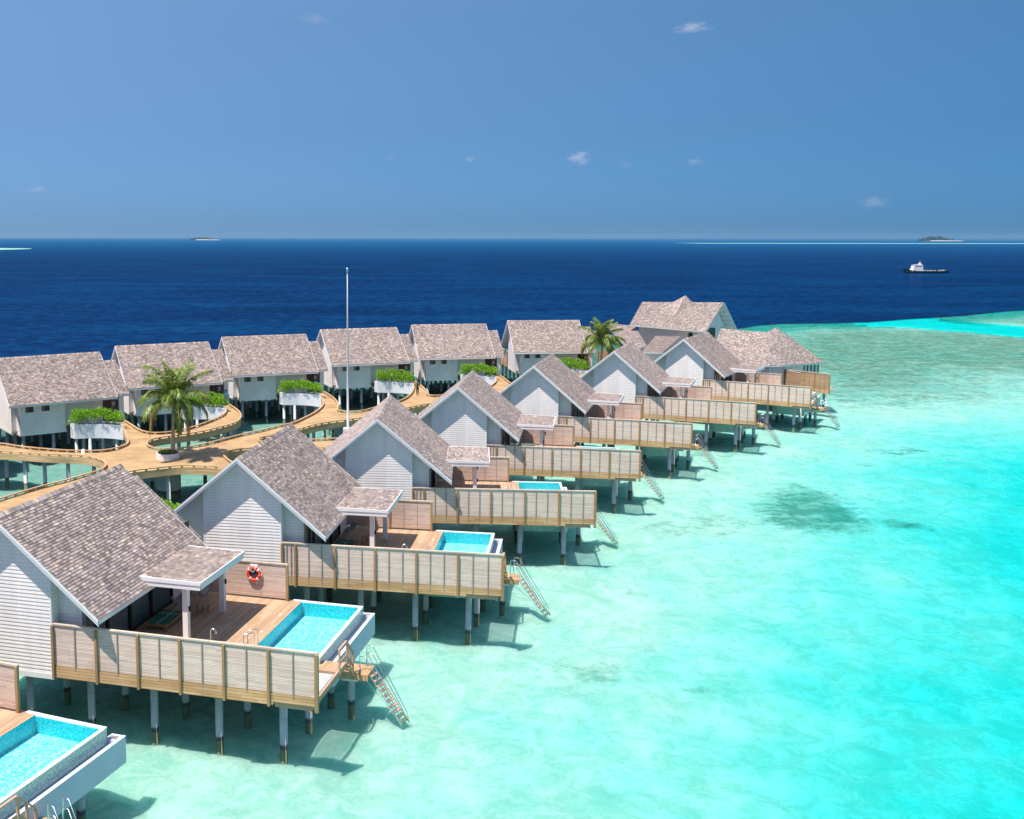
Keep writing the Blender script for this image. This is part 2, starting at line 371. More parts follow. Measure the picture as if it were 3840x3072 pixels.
M['poolwater'] = m_water('pool_water', False)

def m_bed():
    t = NT('seabed_sand'); c = t.n.new('ShaderNodeNewGeometry').outputs['Position']
    at = t.n.new('ShaderNodeAttribute'); at.attribute_name = 'bed'; ch = t.sep(at.outputs['Color'])
    n1 = t.noise(t.vmul(c, (1, 1, 0)), .85, 5, .62, .9)
    n2 = t.noise(t.vmul(c, (1, 1, 0)), .22, 4, .6, .4)
    n3 = t.noise(t.vmul(c, (1, 1.25, 0)), 3.6, 5, .68, .8)
    f = t.math('ADD', t.math('MULTIPLY', n1, .44), t.math('MULTIPLY', n2, .26)); f = t.math('ADD', f, t.math('MULTIPLY', n3, .30))
    sand = t.ramp(f, [(.38, (.55, .74, .67)), (.455, (.67, .79, .72)), (.50, (.79, .85, .79)), (.54, (.94, .94, .90)), (.585, (1.0, 1.0, 1.0))])  # sand mottling; the whitest stops also paint in caustic light
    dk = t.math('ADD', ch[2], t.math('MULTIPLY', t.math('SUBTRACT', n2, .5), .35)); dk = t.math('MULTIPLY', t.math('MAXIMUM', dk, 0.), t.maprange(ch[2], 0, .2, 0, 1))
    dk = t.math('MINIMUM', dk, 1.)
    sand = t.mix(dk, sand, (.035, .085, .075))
    # seagrass and dead-coral patches
    g = t.noise(t.vmul(c, (1, 1.3, 0)), .9, 6, .72)
    g2 = t.noise(t.vmul(c, (1, 1.3, 0)), .25, 5, .7)
    gg = t.math('ADD', t.math('MULTIPLY', g, .55), t.math('MULTIPLY', g2, .45))
    m1 = t.math('MULTIPLY', t.maprange(t.math('ADD', gg, t.math('MULTIPLY', ch[0], .50)), .62, .82, 0, .92), t.maprange(ch[0], .02, .25, 0, 1))
    sand = t.mix(m1, sand, (.14, .30, .24))
    m2 = t.math('MULTIPLY', t.maprange(t.math('ADD', gg, t.math('MULTIPLY', ch[1], .42)), .50, .80, 0, .92), t.maprange(ch[1], .02, .25, 0, 1))
    sand = t.mix(m2, sand, (.17, .20, .13))
    n = t.n.new('ShaderNodeBsdfPrincipled'); t.l.new(sand, n.inputs['Base Color']); n.inputs['Roughness'].default_value = .9; n.inputs['Specular IOR Level'].default_value = .0
    n.inputs['Subsurface Weight'].default_value = .55; n.inputs['Subsurface Radius'].default_value = (1.0, 2.6, 2.4); n.inputs['Subsurface Scale'].default_value = 1.0
    return t.done(n.outputs[0])
M['bed'] = m_bed()

def m_leaf(name, c0, c1, c2, scale=9.):
    t = NT(name); c = t.coord()
    f = t.white(t.comb(*[t.math('FLOOR', t.math('MULTIPLY', a, scale)) for a in t.sep(c)]))
    col = t.ramp(f, [(0, c0), (.55, c1), (1, c2)])
    d = t.n.new('ShaderNodeBsdfDiffuse'); t.l.new(col, d.inputs[0])
    tl = t.n.new('ShaderNodeBsdfTranslucent'); t.l.new(t.mix(1., col, (1.0, 1.1, .5), 'MULTIPLY'), tl.inputs[0])
    m1 = t.n.new('ShaderNodeMixShader'); m1.inputs[0].default_value = .35; t.l.new(d.outputs[0], m1.inputs[1]); t.l.new(tl.outputs[0], m1.inputs[2])
    g = t.n.new('ShaderNodeBsdfGlossy'); g.inputs['Roughness'].default_value = .4
    m2 = t.n.new('ShaderNodeMixShader'); m2.inputs[0].default_value = .05; t.l.new(m1.outputs[0], m2.inputs[1]); t.l.new(g.outputs[0], m2.inputs[2])
    return t.done(m2.outputs[0])
M['bush'] = m_leaf('shrub_leaves', (.12, .28, .015), (.28, .54, .025), (.50, .72, .07), 7.)
M['palm'] = m_leaf('palm_leaves', (.07, .13, .02), (.16, .25, .04), (.30, .34, .07), 5)
M['palmdry'] = m_leaf('dry_palm_leaves', (.20, .12, .05), (.30, .17, .07), (.42, .28, .12), 5)
M['rachis'] = m_plain('palm_rachis', (.55, .50, .06), .6, .2, 3)
M['trunk'] = m_plank('palm_trunk_bark', 2, .11, [(0, (.28, .23, .18)), (.5, (.42, .35, .28)), (1, (.54, .47, .39))], gap=.22, gapcol=(.12, .09, .065), grain_axis=0)

# ------------------------------------------------------------------ mesh helpers
MIR = 1
class MB:
    def __init__(s): s.v = []; s.f = []; s.m = []; s.uv = []; s.smooth = []
    def face(s, pts, mi=0, uv=None, smooth=False):
        i = len(s.v)
        for p in pts: s.v.append((p[0], p[1] * MIR, p[2]))
        s.f.append(tuple(range(i, i + len(pts)))); s.m.append(mi)
        s.uv.append(uv if uv else [(p[0], p[1]) for p in pts]); s.smooth.append(smooth)
    def box(s, x0, x1, y0, y1, z0, z1, mi=0):
        a = [(x0, y0), (x1, y0), (x1, y1), (x0, y1)]
        s.prism(a, z0, z1, mi)
    def prism(s, poly, z0, z1, mi=0, mtop=None):
        n = len(poly)
        for i in range(n):
            p, q = poly[i], poly[(i + 1) % n]
            s.face([(p[0], p[1], z0), (q[0], q[1], z0), (q[0], q[1], z1), (p[0], p[1], z1)], mi)
        s.face([(p[0], p[1], z1) for p in poly], mi if mtop is None else mtop)
        s.face([(p[0], p[1], z0) for p in reversed(poly)], mi)
    def bar(s, a, b, w, h, mi=0, up=(0, 0, 1)):
        a, b = Vector(a), Vector(b); d = (b - a).normalized(); u = Vector(up)
        if abs(d.dot(u)) > .98: u = Vector((0, 1, 0))
        r = d.cross(u).normalized() * (w / 2); t = r.cross(d).normalized() * (h / 2)
        A = [a - r - t, a + r - t, a + r + t, a - r + t]; B = [p + (b - a) for p in A]
        for i in range(4): s.face([A[i], A[(i + 1) % 4], B[(i + 1) % 4], B[i]], mi)
        s.face(A[::-1], mi); s.face(B, mi)
    def tube(s, path, rad, n=8, mi=0, cap=True):
        P = [Vector(p) for p in path]; rings = []
        if not hasattr(rad, '__len__'): rad = [rad] * len(P)
        prev = None
        for i, p in enumerate(P):
            d = (P[min(i + 1, len(P) - 1)] - P[max(i - 1, 0)]).normalized()
            if prev is None:
                u = Vector((0, 0, 1)) if abs(d.z) < .9 else Vector((1, 0, 0))
                x = d.cross(u).normalized()
            else: x = (prev - d * prev.dot(d)).normalized()
            prev = x; y = d.cross(x)
            rings.append([p + (x * math.cos(2 * math.pi * k / n) + y * math.sin(2 * math.pi * k / n)) * rad[i] for k in range(n)])
        base = len(s.v)
        for r_ in rings:
            for p in r_: s.v.append((p[0], p[1] * MIR, p[2]))
        for i in range(len(rings) - 1):
            for k in range(n):
                a = base + i * n + k; b = base + i * n + (k + 1) % n
                s.f.append((a, b, b + n, a + n)); s.m.append(mi); s.uv.append([(0, 0)] * 4); s.smooth.append(True)
        if cap:
            s.f.append(tuple(range(base, base + n))); s.m.append(mi); s.uv.append([(0, 0)] * n); s.smooth.append(False)
            e = base + (len(rings) - 1) * n
            s.f.append(tuple(range(e, e + n))); s.m.append(mi); s.uv.append([(0, 0)] * n); s.smooth.append(False)
    def build(s, name, mats, parent=None, loc=None):
        me = bpy.data.meshes.new(name); me.from_pydata(s.v, [], s.f)
        if not isinstance(mats, (list, tuple)): mats = [mats]
        for m in mats: me.materials.append(m)
        me.polygons.foreach_set('material_index', s.m)
        me.polygons.foreach_set('use_smooth', s.smooth)
        uvl = me.uv_layers.new(name='UVMap'); flat = [c for u in s.uv for p in u for c in p]
        uvl.data.foreach_set('uv', flat); me.update()
        o = bpy.data.objects.new(name, me); COL.objects.link(o)
        if parent is not None: o.parent = parent
        if loc: o.location = loc
        return o
def one(name, mats, fn, parent=None):
    b = MB(); fn(b); return b.build(name, mats, parent)
def boxp(name, mat, parent, *a):
    b = MB(); b.box(*a); return b.build(name, mat, parent)
def empty(name, loc=(0, 0, 0), rz=0):
    o = bpy.data.objects.new(name, None); COL.objects.link(o); o.location = loc; o.rotation_euler = (0, 0, rz)
    o.empty_display_size = .3; return o
def tag(o, label=None, cat=None, group=None, kind=None):
    if label: o['label'] = label
    if cat: o['category'] = cat
    if group: o['group'] = group
    if kind: o['kind'] = kind
    return o
def copy_tree(o, parent=None, skip=()):
    c = o.copy(); COL.objects.link(c); c.parent = parent
    for ch in o.children:
        if ch.name.split('.')[0] not in skip: copy_tree(ch, c, skip)
    return c

LAP = .157
def lap_wall(b, p0, p1, z0, prof, out=(0, -1), mi=0, lap=LAP):
    """clapboard wall from p0 to p1 (xy); prof: list of (s, z) along the wall giving the top; out: outward xy normal"""
    L = math.hypot(p1[0] - p0[0], p1[1] - p0[1]); dx, dy = (p1[0] - p0[0]) / L, (p1[1] - p0[1]) / L
    def rng(z):
        ins = []
        for i in range(len(prof) - 1):
            (s0, a), (s1, c) = prof[i], prof[i + 1]
            if a >= z: ins.append(s0)
            if c >= z: ins.append(s1)
            if (a - z) * (c - z) < 0: ins.append(s0 + (z - a) / (c - a) * (s1 - s0))
        return (min(ins), max(ins)) if ins else None
    zt = max(z for s_, z in prof); z = z0
    def P(s_, z_, o_): return (p0[0] + dx * s_ + out[0] * o_, p0[1] + dy * s_ + out[1] * o_, z_)
    while z < zt - .01:
        z2 = min(z + lap, zt - .002); a, c = rng(z), rng(z2)
        if a is None: break
        if c is None: c = ((a[0] + a[1]) / 2,) * 2
        b.face([P(a[0], z, .022), P(a[1], z, .022), P(c[1], z2, .004), P(c[0], z2, .004)], mi, [(0, 0), (1, 0), (1, 1), (0, 1)])
        b.face([P(a[0], z, 0), P(a[1], z, 0), P(a[1], z, .022), P(a[0], z, .022)], mi, [(0, .05)] * 4)
        z += lap
def slope_roof(b, x_r, z_r, x_e, z_e, y0, y1, row=.14, mi=0, v0=0.):
    """courses of shingles from the ridge (x_r,z_r) to the eave (x_e,z_e)"""
    L = math.hypot(x_e - x_r, z_e - z_r); n = int(round(L / row)); sx, sz = (x_e - x_r) / L, (z_e - z_r) / L
    nx, nz = -sz, sx
    if nz < 0: nx, nz = -nx, -nz
    for i in range(n):
        a, c = i * L / n, (i + 1) * L / n
        up, lo = .004, .020
        A = (x_r + sx * a + nx * up, z_r + sz * a + nz * up); C = (x_r + sx * c + nx * lo, z_r + sz * c + nz * lo)
        D = (x_r + sx * c, z_r + sz * c)
        uu0, uu1, va, vc = y0, y1, v0 + i * .14, v0 + (i + .999) * .14
        b.face([(A[0], y0, A[1]), (A[0], y1, A[1]), (C[0], y1, C[1]), (C[0], y0, C[1])], mi, [(uu0, va), (uu1, va), (uu1, vc), (uu0, vc)])
        b.face([(C[0], y0, C[1]), (C[0], y1, C[1]), (D[0], y1, D[1]), (D[0], y0, D[1])], mi, [(uu0, vc), (uu1, vc), (uu1, vc), (uu0, vc)])
def ridge_caps(b, x, z, y0, y1, k, mi=0):
    n = int((y1 - y0) / .19)
    for i in range(n):
        a, c = y0 + (y1 - y0) * i / n, y0 + (y1 - y0) * (i + 1.15) / n
        c = min(c, y1)
        for sgn in (-1, 1):
            w = .17
            b.face([(x, a, z + .025), (x, c, z + .055), (x + sgn * w, c, z + .055 - w * k), (x + sgn * w, a, z + .025 - w * k)], mi,
                   [(a * 3, 7.01 + i * .28), (a * 3 + .1, 7.01 + i * .28), (a * 3 + .1, 7.1 + i * .28), (a * 3, 7.1 + i * .28)])

# ------------------------------------------------------------------ the overwater villa (x: to sea, y: along the ridge, z 0: deck)
ZR, ZE, XE, LR, LR2 = 6.30, 2.47, 4.57, 9.86, 11.38
K = (ZR - ZE) / XE                # roof pitch
def und(x, zr=ZR): return zr - .22 - K * abs(x)

def add_fence(root, spans, n_bat, x0=2.10, x1=13.43, name='privacy_fence'):
    fn = MB()
    fn.box(x0, 11.62, .60, .65, .13, 1.84); fn.box(11.62, x1, .60, .65, .12, 1.84)
    f = fn.build(name, M['slat'], root)
    boxp('top_rail', M['rail'], f, x0, x1 + .03, .555, .675, 1.84, 1.90)
    for i, x in enumerate(spans):
        last = i == len(spans) - 1
        if last: boxp('post', M['post'], f, x - .09, x + .05, .47, .60, -.42, 1.84)
        else: boxp('post', M['post'], f, x - .05, x + .05, .49, .60, -.40, 1.82)
    for a, c in zip(spans[:-1], spans[1:]):
        for j in range(n_bat):
            x = a + (c - a) * (j + 1) / (n_bat + 1)
            boxp('batten', M['batten'], f, x - .025, x + .025, .56, .60, -.20 if n_bat == 2 else .02, 1.82)
    return f

def build_villa(name, mir, near, fence, n_bat, sea_side=True):
    global MIR
    MIR = mir
    root = empty(name)
    xwl = -2.04 if mir > 0 else -2.72
    xwr = 2.09
    # --- walls
    b = MB()
    lap_wall(b, (xwl, .62), (xwr, .62), -.25, [(0, und(xwl)), (-xwl, und(0)), (xwr - xwl, und(xwr))])
    b.box(xwl, xwr, .625, .70, -.25, 3.0)
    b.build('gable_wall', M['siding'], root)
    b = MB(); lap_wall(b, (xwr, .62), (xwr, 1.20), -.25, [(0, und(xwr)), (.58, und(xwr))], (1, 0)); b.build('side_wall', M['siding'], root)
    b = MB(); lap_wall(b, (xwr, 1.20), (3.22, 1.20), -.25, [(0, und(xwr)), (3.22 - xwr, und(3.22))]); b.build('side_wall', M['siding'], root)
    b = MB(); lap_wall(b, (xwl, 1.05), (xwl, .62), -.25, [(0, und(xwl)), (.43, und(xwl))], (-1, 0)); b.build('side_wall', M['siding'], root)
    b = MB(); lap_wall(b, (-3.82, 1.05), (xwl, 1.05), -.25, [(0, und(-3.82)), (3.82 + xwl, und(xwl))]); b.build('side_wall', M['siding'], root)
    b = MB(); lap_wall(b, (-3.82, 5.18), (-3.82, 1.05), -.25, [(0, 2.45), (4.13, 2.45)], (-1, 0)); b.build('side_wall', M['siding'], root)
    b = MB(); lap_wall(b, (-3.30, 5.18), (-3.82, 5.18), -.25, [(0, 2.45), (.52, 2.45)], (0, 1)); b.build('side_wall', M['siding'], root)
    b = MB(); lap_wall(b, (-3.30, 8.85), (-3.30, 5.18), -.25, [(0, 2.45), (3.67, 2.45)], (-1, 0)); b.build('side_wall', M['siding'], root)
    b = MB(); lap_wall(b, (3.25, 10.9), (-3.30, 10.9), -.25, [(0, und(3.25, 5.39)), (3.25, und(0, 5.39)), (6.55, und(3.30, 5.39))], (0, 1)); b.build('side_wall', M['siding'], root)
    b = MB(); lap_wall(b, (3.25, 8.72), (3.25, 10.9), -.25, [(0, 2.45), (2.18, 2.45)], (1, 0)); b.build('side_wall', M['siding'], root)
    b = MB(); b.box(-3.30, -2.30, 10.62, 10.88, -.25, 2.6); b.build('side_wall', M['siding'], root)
    b = MB()                                              # skirting board under the siding, corner boards
    b.box(xwl - .03, xwr + .03, .585, .66, -.47, -.25)
    b.box(-3.86, xwl - .03, 1.01, 1.09, -.47, -.25); b.box(-3.86, -3.79, 1.09, 5.22, -.47, -.25)
    b.box(-3.79, -3.27, 5.15, 5.22, -.47, -.25); b.box(-3.34, -3.27, 5.22, 8.9, -.47, -.25)
    b.box(xwr - .045, xwr + .028, .59, .64, -.25, und(xwr) - .02); b.box(xwl - .028, xwl + .045, .59, .64, -.25, und(xwl) - .02)
    b.box(-3.34, -3.22, 10.44, 10.62, -.1, 2.45)
    b.build('trim_board', M['trim'], root)
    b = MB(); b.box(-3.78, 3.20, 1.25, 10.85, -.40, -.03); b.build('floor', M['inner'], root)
    # --- roof
    b = MB()
    slope_roof(b, 0, ZR, XE, ZE, 0, LR); slope_roof(b, 0, ZR, -XE, ZE, 0, LR, v0=14)
    ridge_caps(b, 0, ZR, 0, LR, K)
    for sg in (-1, 1):
        b.face([(0, .02, ZR - .2), (0, LR - .02, ZR - .2), (sg * (XE - .03), LR - .02, ZE - .2 + .03 * K), (sg * (XE - .03), .02, ZE - .2 + .03 * K)], 1)
        b.bar((sg * (XE - .02), .02, ZE - .10), (sg * (XE - .02), LR - .02, ZE - .10), .045, .19, 2)
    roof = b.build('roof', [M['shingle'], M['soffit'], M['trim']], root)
    def barge(y, zr, xe, ze):
        b = MB()
        for sg in (-1, 1):
            for d0, d1, yy in ((.0, .13, y), (.12, .26, y + (.03 if y < 1 else -.03))):
                b.face([(0, yy, zr - d0), (sg * (xe + .02), yy, ze - d0), (sg * (xe + .02), yy, ze - d1), (0, yy, zr - d1)])
                y2 = yy + (.04 if y < 1 else -.04)
                b.face([(0, y2, zr - d0), (sg * (xe + .02), y2, ze - d0), (sg * (xe + .02), y2, ze - d1), (0, y2, zr - d1)])
                b.face([(0, yy, zr - d1), (sg * (xe + .02), yy, ze - d1), (sg * (xe + .02), y2, ze - d1), (0, y2, zr - d1)])
                b.face([(0, yy, zr - d0), (sg * (xe + .02), yy, ze - d0), (sg * (xe + .02), y2, ze - d0), (0, y2, zr - d0)])
        return b.build('bargeboard', M['trim'], roof)
    barge(-.02, ZR + .01, XE, ZE + .01); barge(LR + .02, ZR + .01, XE, ZE + .01)
    if near:
        b = MB(); b.box(3.15, 3.22, .10, .20, und(3.2) - .12, und(3.2) + .02); b.tube([(3.19, .12, und(3.2) - .1), (3.19, .12, und(3.2) - .2)], .03, 6)
        b.build('roof_spotlight', M['trim'], root)
        b = MB(); b.tube([(xwr + .09, .95, 1.25), (xwr + .09, .95, 1.52)], .05, 8); b.box(xwr + .02, xwr + .09, .92, .98, 1.35, 1.42)
        b.build('wall_lamp', M['black'], root)
    # lower roof at the far end
    b = MB(); xe2 = (5.39 - ZE) / K
    slope_roof(b, 0, 5.39, xe2, ZE, LR - .55, LR2); slope_roof(b, 0, 5.39, -xe2, ZE, LR - .55, LR2, v0=14)
    ridge_caps(b, 0, 5.39, LR + .1, LR2, K)
    for sg in (-1, 1):
        b.face([(0, LR - .5, 5.19), (0, LR2 - .02, 5.19), (sg * (xe2 - .03), LR2 - .02, ZE - .17), (sg * (xe2 - .03), LR - .5, ZE - .17)], 1)
        b.bar((sg * (xe2 - .02), LR + .02, ZE - .10), (sg * (xe2 - .02), LR2 - .02, ZE - .10), .045, .17, 2)
        b.face([(0, LR2 + .01, 5.41), (sg * xe2, LR2 + .01, ZE + .01), (sg * xe2, LR2 + .01, ZE - .2), (0, LR2 + .01, 5.2)], 2)
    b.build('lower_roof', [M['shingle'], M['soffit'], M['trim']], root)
    # gable closing wall between the two roofs
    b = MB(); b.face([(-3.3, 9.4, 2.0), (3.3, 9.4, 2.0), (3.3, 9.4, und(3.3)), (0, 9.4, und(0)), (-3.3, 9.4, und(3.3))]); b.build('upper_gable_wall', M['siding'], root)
    # --- jetty side: windows, entry
    for y0_ in (1.62, 3.06):
        b = MB(); fx = -3.875
        b.box(fx, -3.80, y0_ - .02, y0_ + .66, 1.64, 1.68); b.box(fx, -3.80, y0_ - .02, y0_ + .66, 2.10, 2.14)
        b.box(fx, -3.80, y0_ - .02, y0_ + .02, 1.68, 2.10); b.box(fx, -3.80, y0_ + .62, y0_ + .66, 1.68, 2.10)
        b.box(fx + .01, -3.80, y0_ + .31, y0_ + .34, 1.68, 2.10)
        w = b.build('window', M['darkframe'], root)
        b = MB(); b.face([(-3.852, y0_ + .02, 1.68), (-3.852, y0_ + .62, 1.68), (-3.852, y0_ + .62, 2.10), (-3.852, y0_ + .02, 2.10)]); b.build('pane', M['glass'], w)
        b = MB(); b.face([(-3.846, y0_ + .02, 1.68), (-3.846, y0_ + .24, 1.68), (-3.846, y0_ + .24, 2.10), (-3.846, y0_ + .02, 2.10)])
        b.face([(-3.846, y0_ + .24, 1.68), (-3.846, y0_ + .62, 1.68), (-3.846, y0_ + .62, 2.10), (-3.846, y0_ + .24, 2.10)], 1); b.build('blind', [M['curtain'], M['inner']], w)
    b = MB()
    b.box(-2.45, -2.38, 8.86, 10.62, -.03, 2.5); b.box(-3.30, -2.45, 8.80, 8.86, -.03, 2.5)
    b.build('entry_recess', M['greybrown'], root)
    b = MB(); b.box(-2.50, -2.45, 9.15, 9.95, .0, 2.12); dr = b.build('entry_door', M['redwood'], root)
    b = MB(); b.tube([(-2.54, 9.85, .95), (-2.54, 9.85, 1.15)], .02, 6); b.build('handle', M['chrome'], dr)
    if near or mir < 0:
        b = MB()
        b.box(-2.47, -2.455, 10.05, 10.35, 1.30, 1.72); b.build('number_plate', M['trim'], root)
    if mir < 0:
        pass
    # --- porch
    if sea_side:
        b = MB(); px0, px1, py0, py1, pz = 4.12, 6.96, 4.10, 8.70, 2.83
        n = 20
        for i in range(n):
            a, c = px0 + (px1 - px0) * i / n, px0 + (px1 - px0) * (i + 1) / n
            za, zc = pz + .05 - .05 * i / n, pz + .05 - .05 * (i + 1) / n
            b.face([(a, py0, za), (a, py1, za), (c, py1, zc + .014), (c, py0, zc + .014)], 0, [(0, 30 + i * .14), (py1 - py0, 30 + i * .14), (py1 - py0, 30 + (i + .99) * .14), (0, 30 + (i + .99) * .14)])
        b.face([(px0 - .4, py0 + .1, pz - .28), (px1 - .1, py0 + .1, pz - .33), (px1 - .1, py1 - .1, pz - .33), (px0 - .4, py1 - .1, pz - .28)], 1)
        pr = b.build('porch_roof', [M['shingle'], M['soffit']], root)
        b = MB()
        for yy, sgn in ((py0, -1), (py1, 1)):
            xi = px0 + .0
            prof = [(xi - .02, pz + .08), (px1 + .02, pz + .02), (px1 + .02, pz - .12), (xi + .17, pz - .12)]
            prof2 = [(xi + .17, pz - .12), (px1 - .02, pz - .12), (px1 - .02, pz - .33), (xi + .42, pz - .33)]
            for pf, o_ in ((prof, 0), (prof2, .03)):
                ya, yb = yy + sgn * (.02 - o_), yy + sgn * (-.04 - o_)
                b.face([(x, ya, z) for x, z in pf]); b.face([(x, yb, z) for x, z in pf])
                for i in range(4):
                    (xa, za), (xb, zb) = pf[i], pf[(i + 1) % 4]
                    b.face([(xa, ya, za), (xb, ya, zb), (xb, yb, zb), (xa, yb, za)])
        b.box(px1 - .02, px1 + .03, py0, py1, pz - .12, pz + .02); b.box(px1 - .08, px1 - .02, py0 + .03, py1 - .03, pz - .33, pz - .12)
        b.build('fascia', M['trim'], pr)
        for yc in (4.62, 8.30):
            b = MB(); b.box(5.90, 6.14, yc - .12, yc + .12, .0, pz - .30); b.box(5.90, 6.14, yc - .16, yc - .12, pz - .62, pz - .30)
            p = b.build('porch_post', M['trim'], root)
            b = MB(); b.tube([(6.19, yc, 1.35), (6.19, yc, 1.57)], .045, 8); b.build('lamp', M['black'], p)
        # sliding doors
        b = MB(); b.box(3.15, 3.22, 1.24, 8.72, 2.32, 2.45)
        b.box(3.15, 3.22, 1.24, 8.72, -.02, .05)
        ys = [1.24, 2.1, 2.95, 4.8, 6.7, 8.66]
        for y_ in ys: b.box(3.15, 3.225, y_, y_ + .075, .05, 2.32)
        gd = b.build('sliding_door', M['darkframe'], root)
        b = MB()
        for a, c in zip(ys[:-1], ys[1:]): b.face([(3.19, a + .075, .05), (3.19, c, .05), (3.19, c, 2.32), (3.19, a + .075, 2.32)])
        b.build('pane', M['glass'], gd)
        b = MB()
        for a, c in zip(ys[:-1], ys[1:]):
            f0 = a + (.28 if (c - a) < 1.2 else .42); nn = max(4, int((c - f0) / .06))
            for i in range(nn):
                q0, q1 = f0 + (c - f0) * i / nn, f0 + (c - f0) * (i + 1) / nn
                xx = [3.06 + .04 * (j % 2) for j in (i, i + 1)]
                b.face([(xx[0], q0, .06), (xx[1], q1, .06), (xx[1], q1, 2.3), (xx[0], q0, 2.3)])
        b.build('curtain', M['curtain'], gd)
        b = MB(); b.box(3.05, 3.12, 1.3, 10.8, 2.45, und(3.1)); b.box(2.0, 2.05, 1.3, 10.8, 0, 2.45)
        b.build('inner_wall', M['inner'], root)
        if near: boxp('corner_post', M['greybrown'], root, 3.14, 3.26, 1.16, 1.24, -.05, und(3.22) - .02)
    # --- deck
    b = MB()
    b.box(2.10, 8.97, 1.25, 10.6, -.12, 0); b.box(2.10, 8.97, .66, 1.245, -.12, 0)
    b.box(8.97, 11.62, .66, 4.42, -.12, 0)
    b.build('deck', M['deck'], root)
    b = MB(); b.box(2.10, 11.62, .57, .655, -.36, .12); b.build('deck_fascia', M['fascia'], root)
    b = MB(); b.box(11.62, 13.40, .585, .655, -.24, .10); b.build('deck_fascia', M['fascia'], root)
    b = MB(); b.box(4.0, 8.97, 10.6, 10.66, -.36, .0); b.build('deck_fascia', M['fascia'], root)
    b = MB(); b.box(11.62, 11.66, .66, 3.9, -.36, -.0); b.build('deck_fascia', M['fascia'], root)
    b = MB()
    for y in (1.64, 4.03, 6.6, 9.3): b.box(-3.4, 11.5 if y < 5 else 8.9, y - .11, y + .11, -.5, -.36)
    for x in [-3 + 1.2 * i for i in range(12)]: b.box(x - .04, x + .04, .7, 4.3 if x > 9 else 10.5, -.36, -.125)
    b.build('deck_beam', M['batten'], root)
    add_fence(root, fence, n_bat)
    # screen on the far side of the deck
    b = MB(); b.box(3.25, 8.36, 10.39, 10.44, .10, 1.76)
    s = b.build('privacy_screen', M['slat_pink'], root)
    boxp('top_rail', M['rail'], s, 3.25, 8.48, 10.35, 10.47, 1.76, 1.83)
    boxp('post', M['post'], s, 8.36, 8.48, 10.34, 10.46, -.2, 1.76)
    if n_bat == 2:
        boxp('post', M['post'], s, 5.85, 5.95, 10.32, 10.39, 0, 1.76)
        for x in (4.3, 5.0, 6.75, 7.55): boxp('seam', M['batten'], s, x, x + .025, 10.375, 10.39, .1, 1.76)
    # --- pool
    pin = (9.13, 12.02, 4.62, 10.46)
    b = MB()
    x0, x1, y0, y1 = 8.98, 12.16, 4.44, 10.62
    b.box(x0, pin[0], y0, y1, -1.85, -.035, 1); b.box(pin[1], x1, y0, y1, -1.85, -.035, 1)
    b.box(pin[0], pin[1], y0, pin[2], -1.85, -.035, 1); b.box(pin[0], pin[1], pin[3], y1, -1.85, -.035, 1)
    b.box(pin[0], pin[1], pin[2], pin[3], -1.85, -.68, 0)
    pool = b.build('pool', [M['pool_floor'], M['pool_lip']], root)
    b = MB()                                              # inside faces, 3 mm proud
    e = .004; z0_, z1_ = -.68, -.10
    b.face([(pin[0] + e, pin[2], z0_), (pin[0] + e, pin[3], z0_), (pin[0] + e, pin[3], z1_ + .09), (pin[0] + e, pin[2], z1_ + .09)])
    b.face([(pin[1] - e, pin[2], z0_), (pin[1] - e, pin[3], z0_), (pin[1] - e, pin[3], z1_ + .04), (pin[1] - e, pin[2], z1_ + .04)])
    for yy in (pin[2] + e, pin[3] - e): b.face([(pin[0], yy, z0_), (pin[1], yy, z0_), (pin[1], yy, z1_ + .06), (pin[0], yy, z1_ + .06)])
    b.build('pool_lining', M['pool_wall'], pool)
    b = MB()
    b.box(x0 + .30, x1 + .01, pin[3] - .01, y1 + .01, -.034, .02); b.box(pin[1] - .005, x1 + .012, y0, pin[3] - .011, -.034, .0); b.box(x0 - .3, x0 + .30, y1 - .14, y1 + .01, -.034, .03)
    b.box(pin[0] - .01, pin[1], y0, pin[2] + .01, -.034, .0)
    b.build('coping', M['pool_cope'], pool)
    b = MB(); b.box(x0 - .005, pin[0] - .011, y0, y1 - .15, -.034, 0.0); b.build('coping_board', M['deck'], pool)
    b = MB(); b.face([(pin[0], pin[2], -.10), (pin[1], pin[2], -.10), (pin[1], pin[3], -.10), (pin[0], pin[3], -.10)]); b.build('pool_water', M['poolwater'], pool)
    b = MB()
    b.box(12.17, 12.22, 5.05, 11.0, -1.46, -.62, 0); b.box(12.46, 12.60, 4.95, 11.10, -1.46, -.475, 0); b.box(12.455, 12.605, 4.945, 11.105, -.474, -.455, 2)
    b.box(12.22, 12.46, 4.95, 5.07, -1.46, -.46, 0); b.box(12.22, 12.46, 10.98, 11.10, -1.46, -.46, 0)
    b.box(12.22, 12.46, 5.07, 10.98, -1.46, -.72, 1); b.box(12.02, 12.46, 10.66, 11.10, -.80, -.468, 0)
    b.build('overflow_gutter', [M['gutbox'], M['gutter'], M['trim']], pool)
    b = MB()
    for i in range(7): b.box(12.10 + i * .05, 12.125 + i * .05, 10.74, 10.96, -.467, -.455)
    b.build('drain_grille', M['greybrown'], pool)
    if sea_side and near:
        b = MB()
        for (x, y) in ((8.76, 8.6), (8.72, 6.46), (7.25, 9.18)): b.box(x - .05, x + .05, y - .05, y + .05, .0, .012)
        b.build('deck_light', M['trim'], root)
        b = MB()                                          # shower column
        P = [(7.95, 2.9, 0), (7.95, 2.9, 1.28)] + [(7.95 + .13 * (1 - math.cos(a)), 2.9, 1.28 + .13 * math.sin(a)) for a in [math.pi * i / 8 for i in range(1, 9)]] + [(8.21, 2.9, 1.22)]
        b.tube(P, .035, 10); b.build('shower_column', M['chrome'], root)
        b = MB()
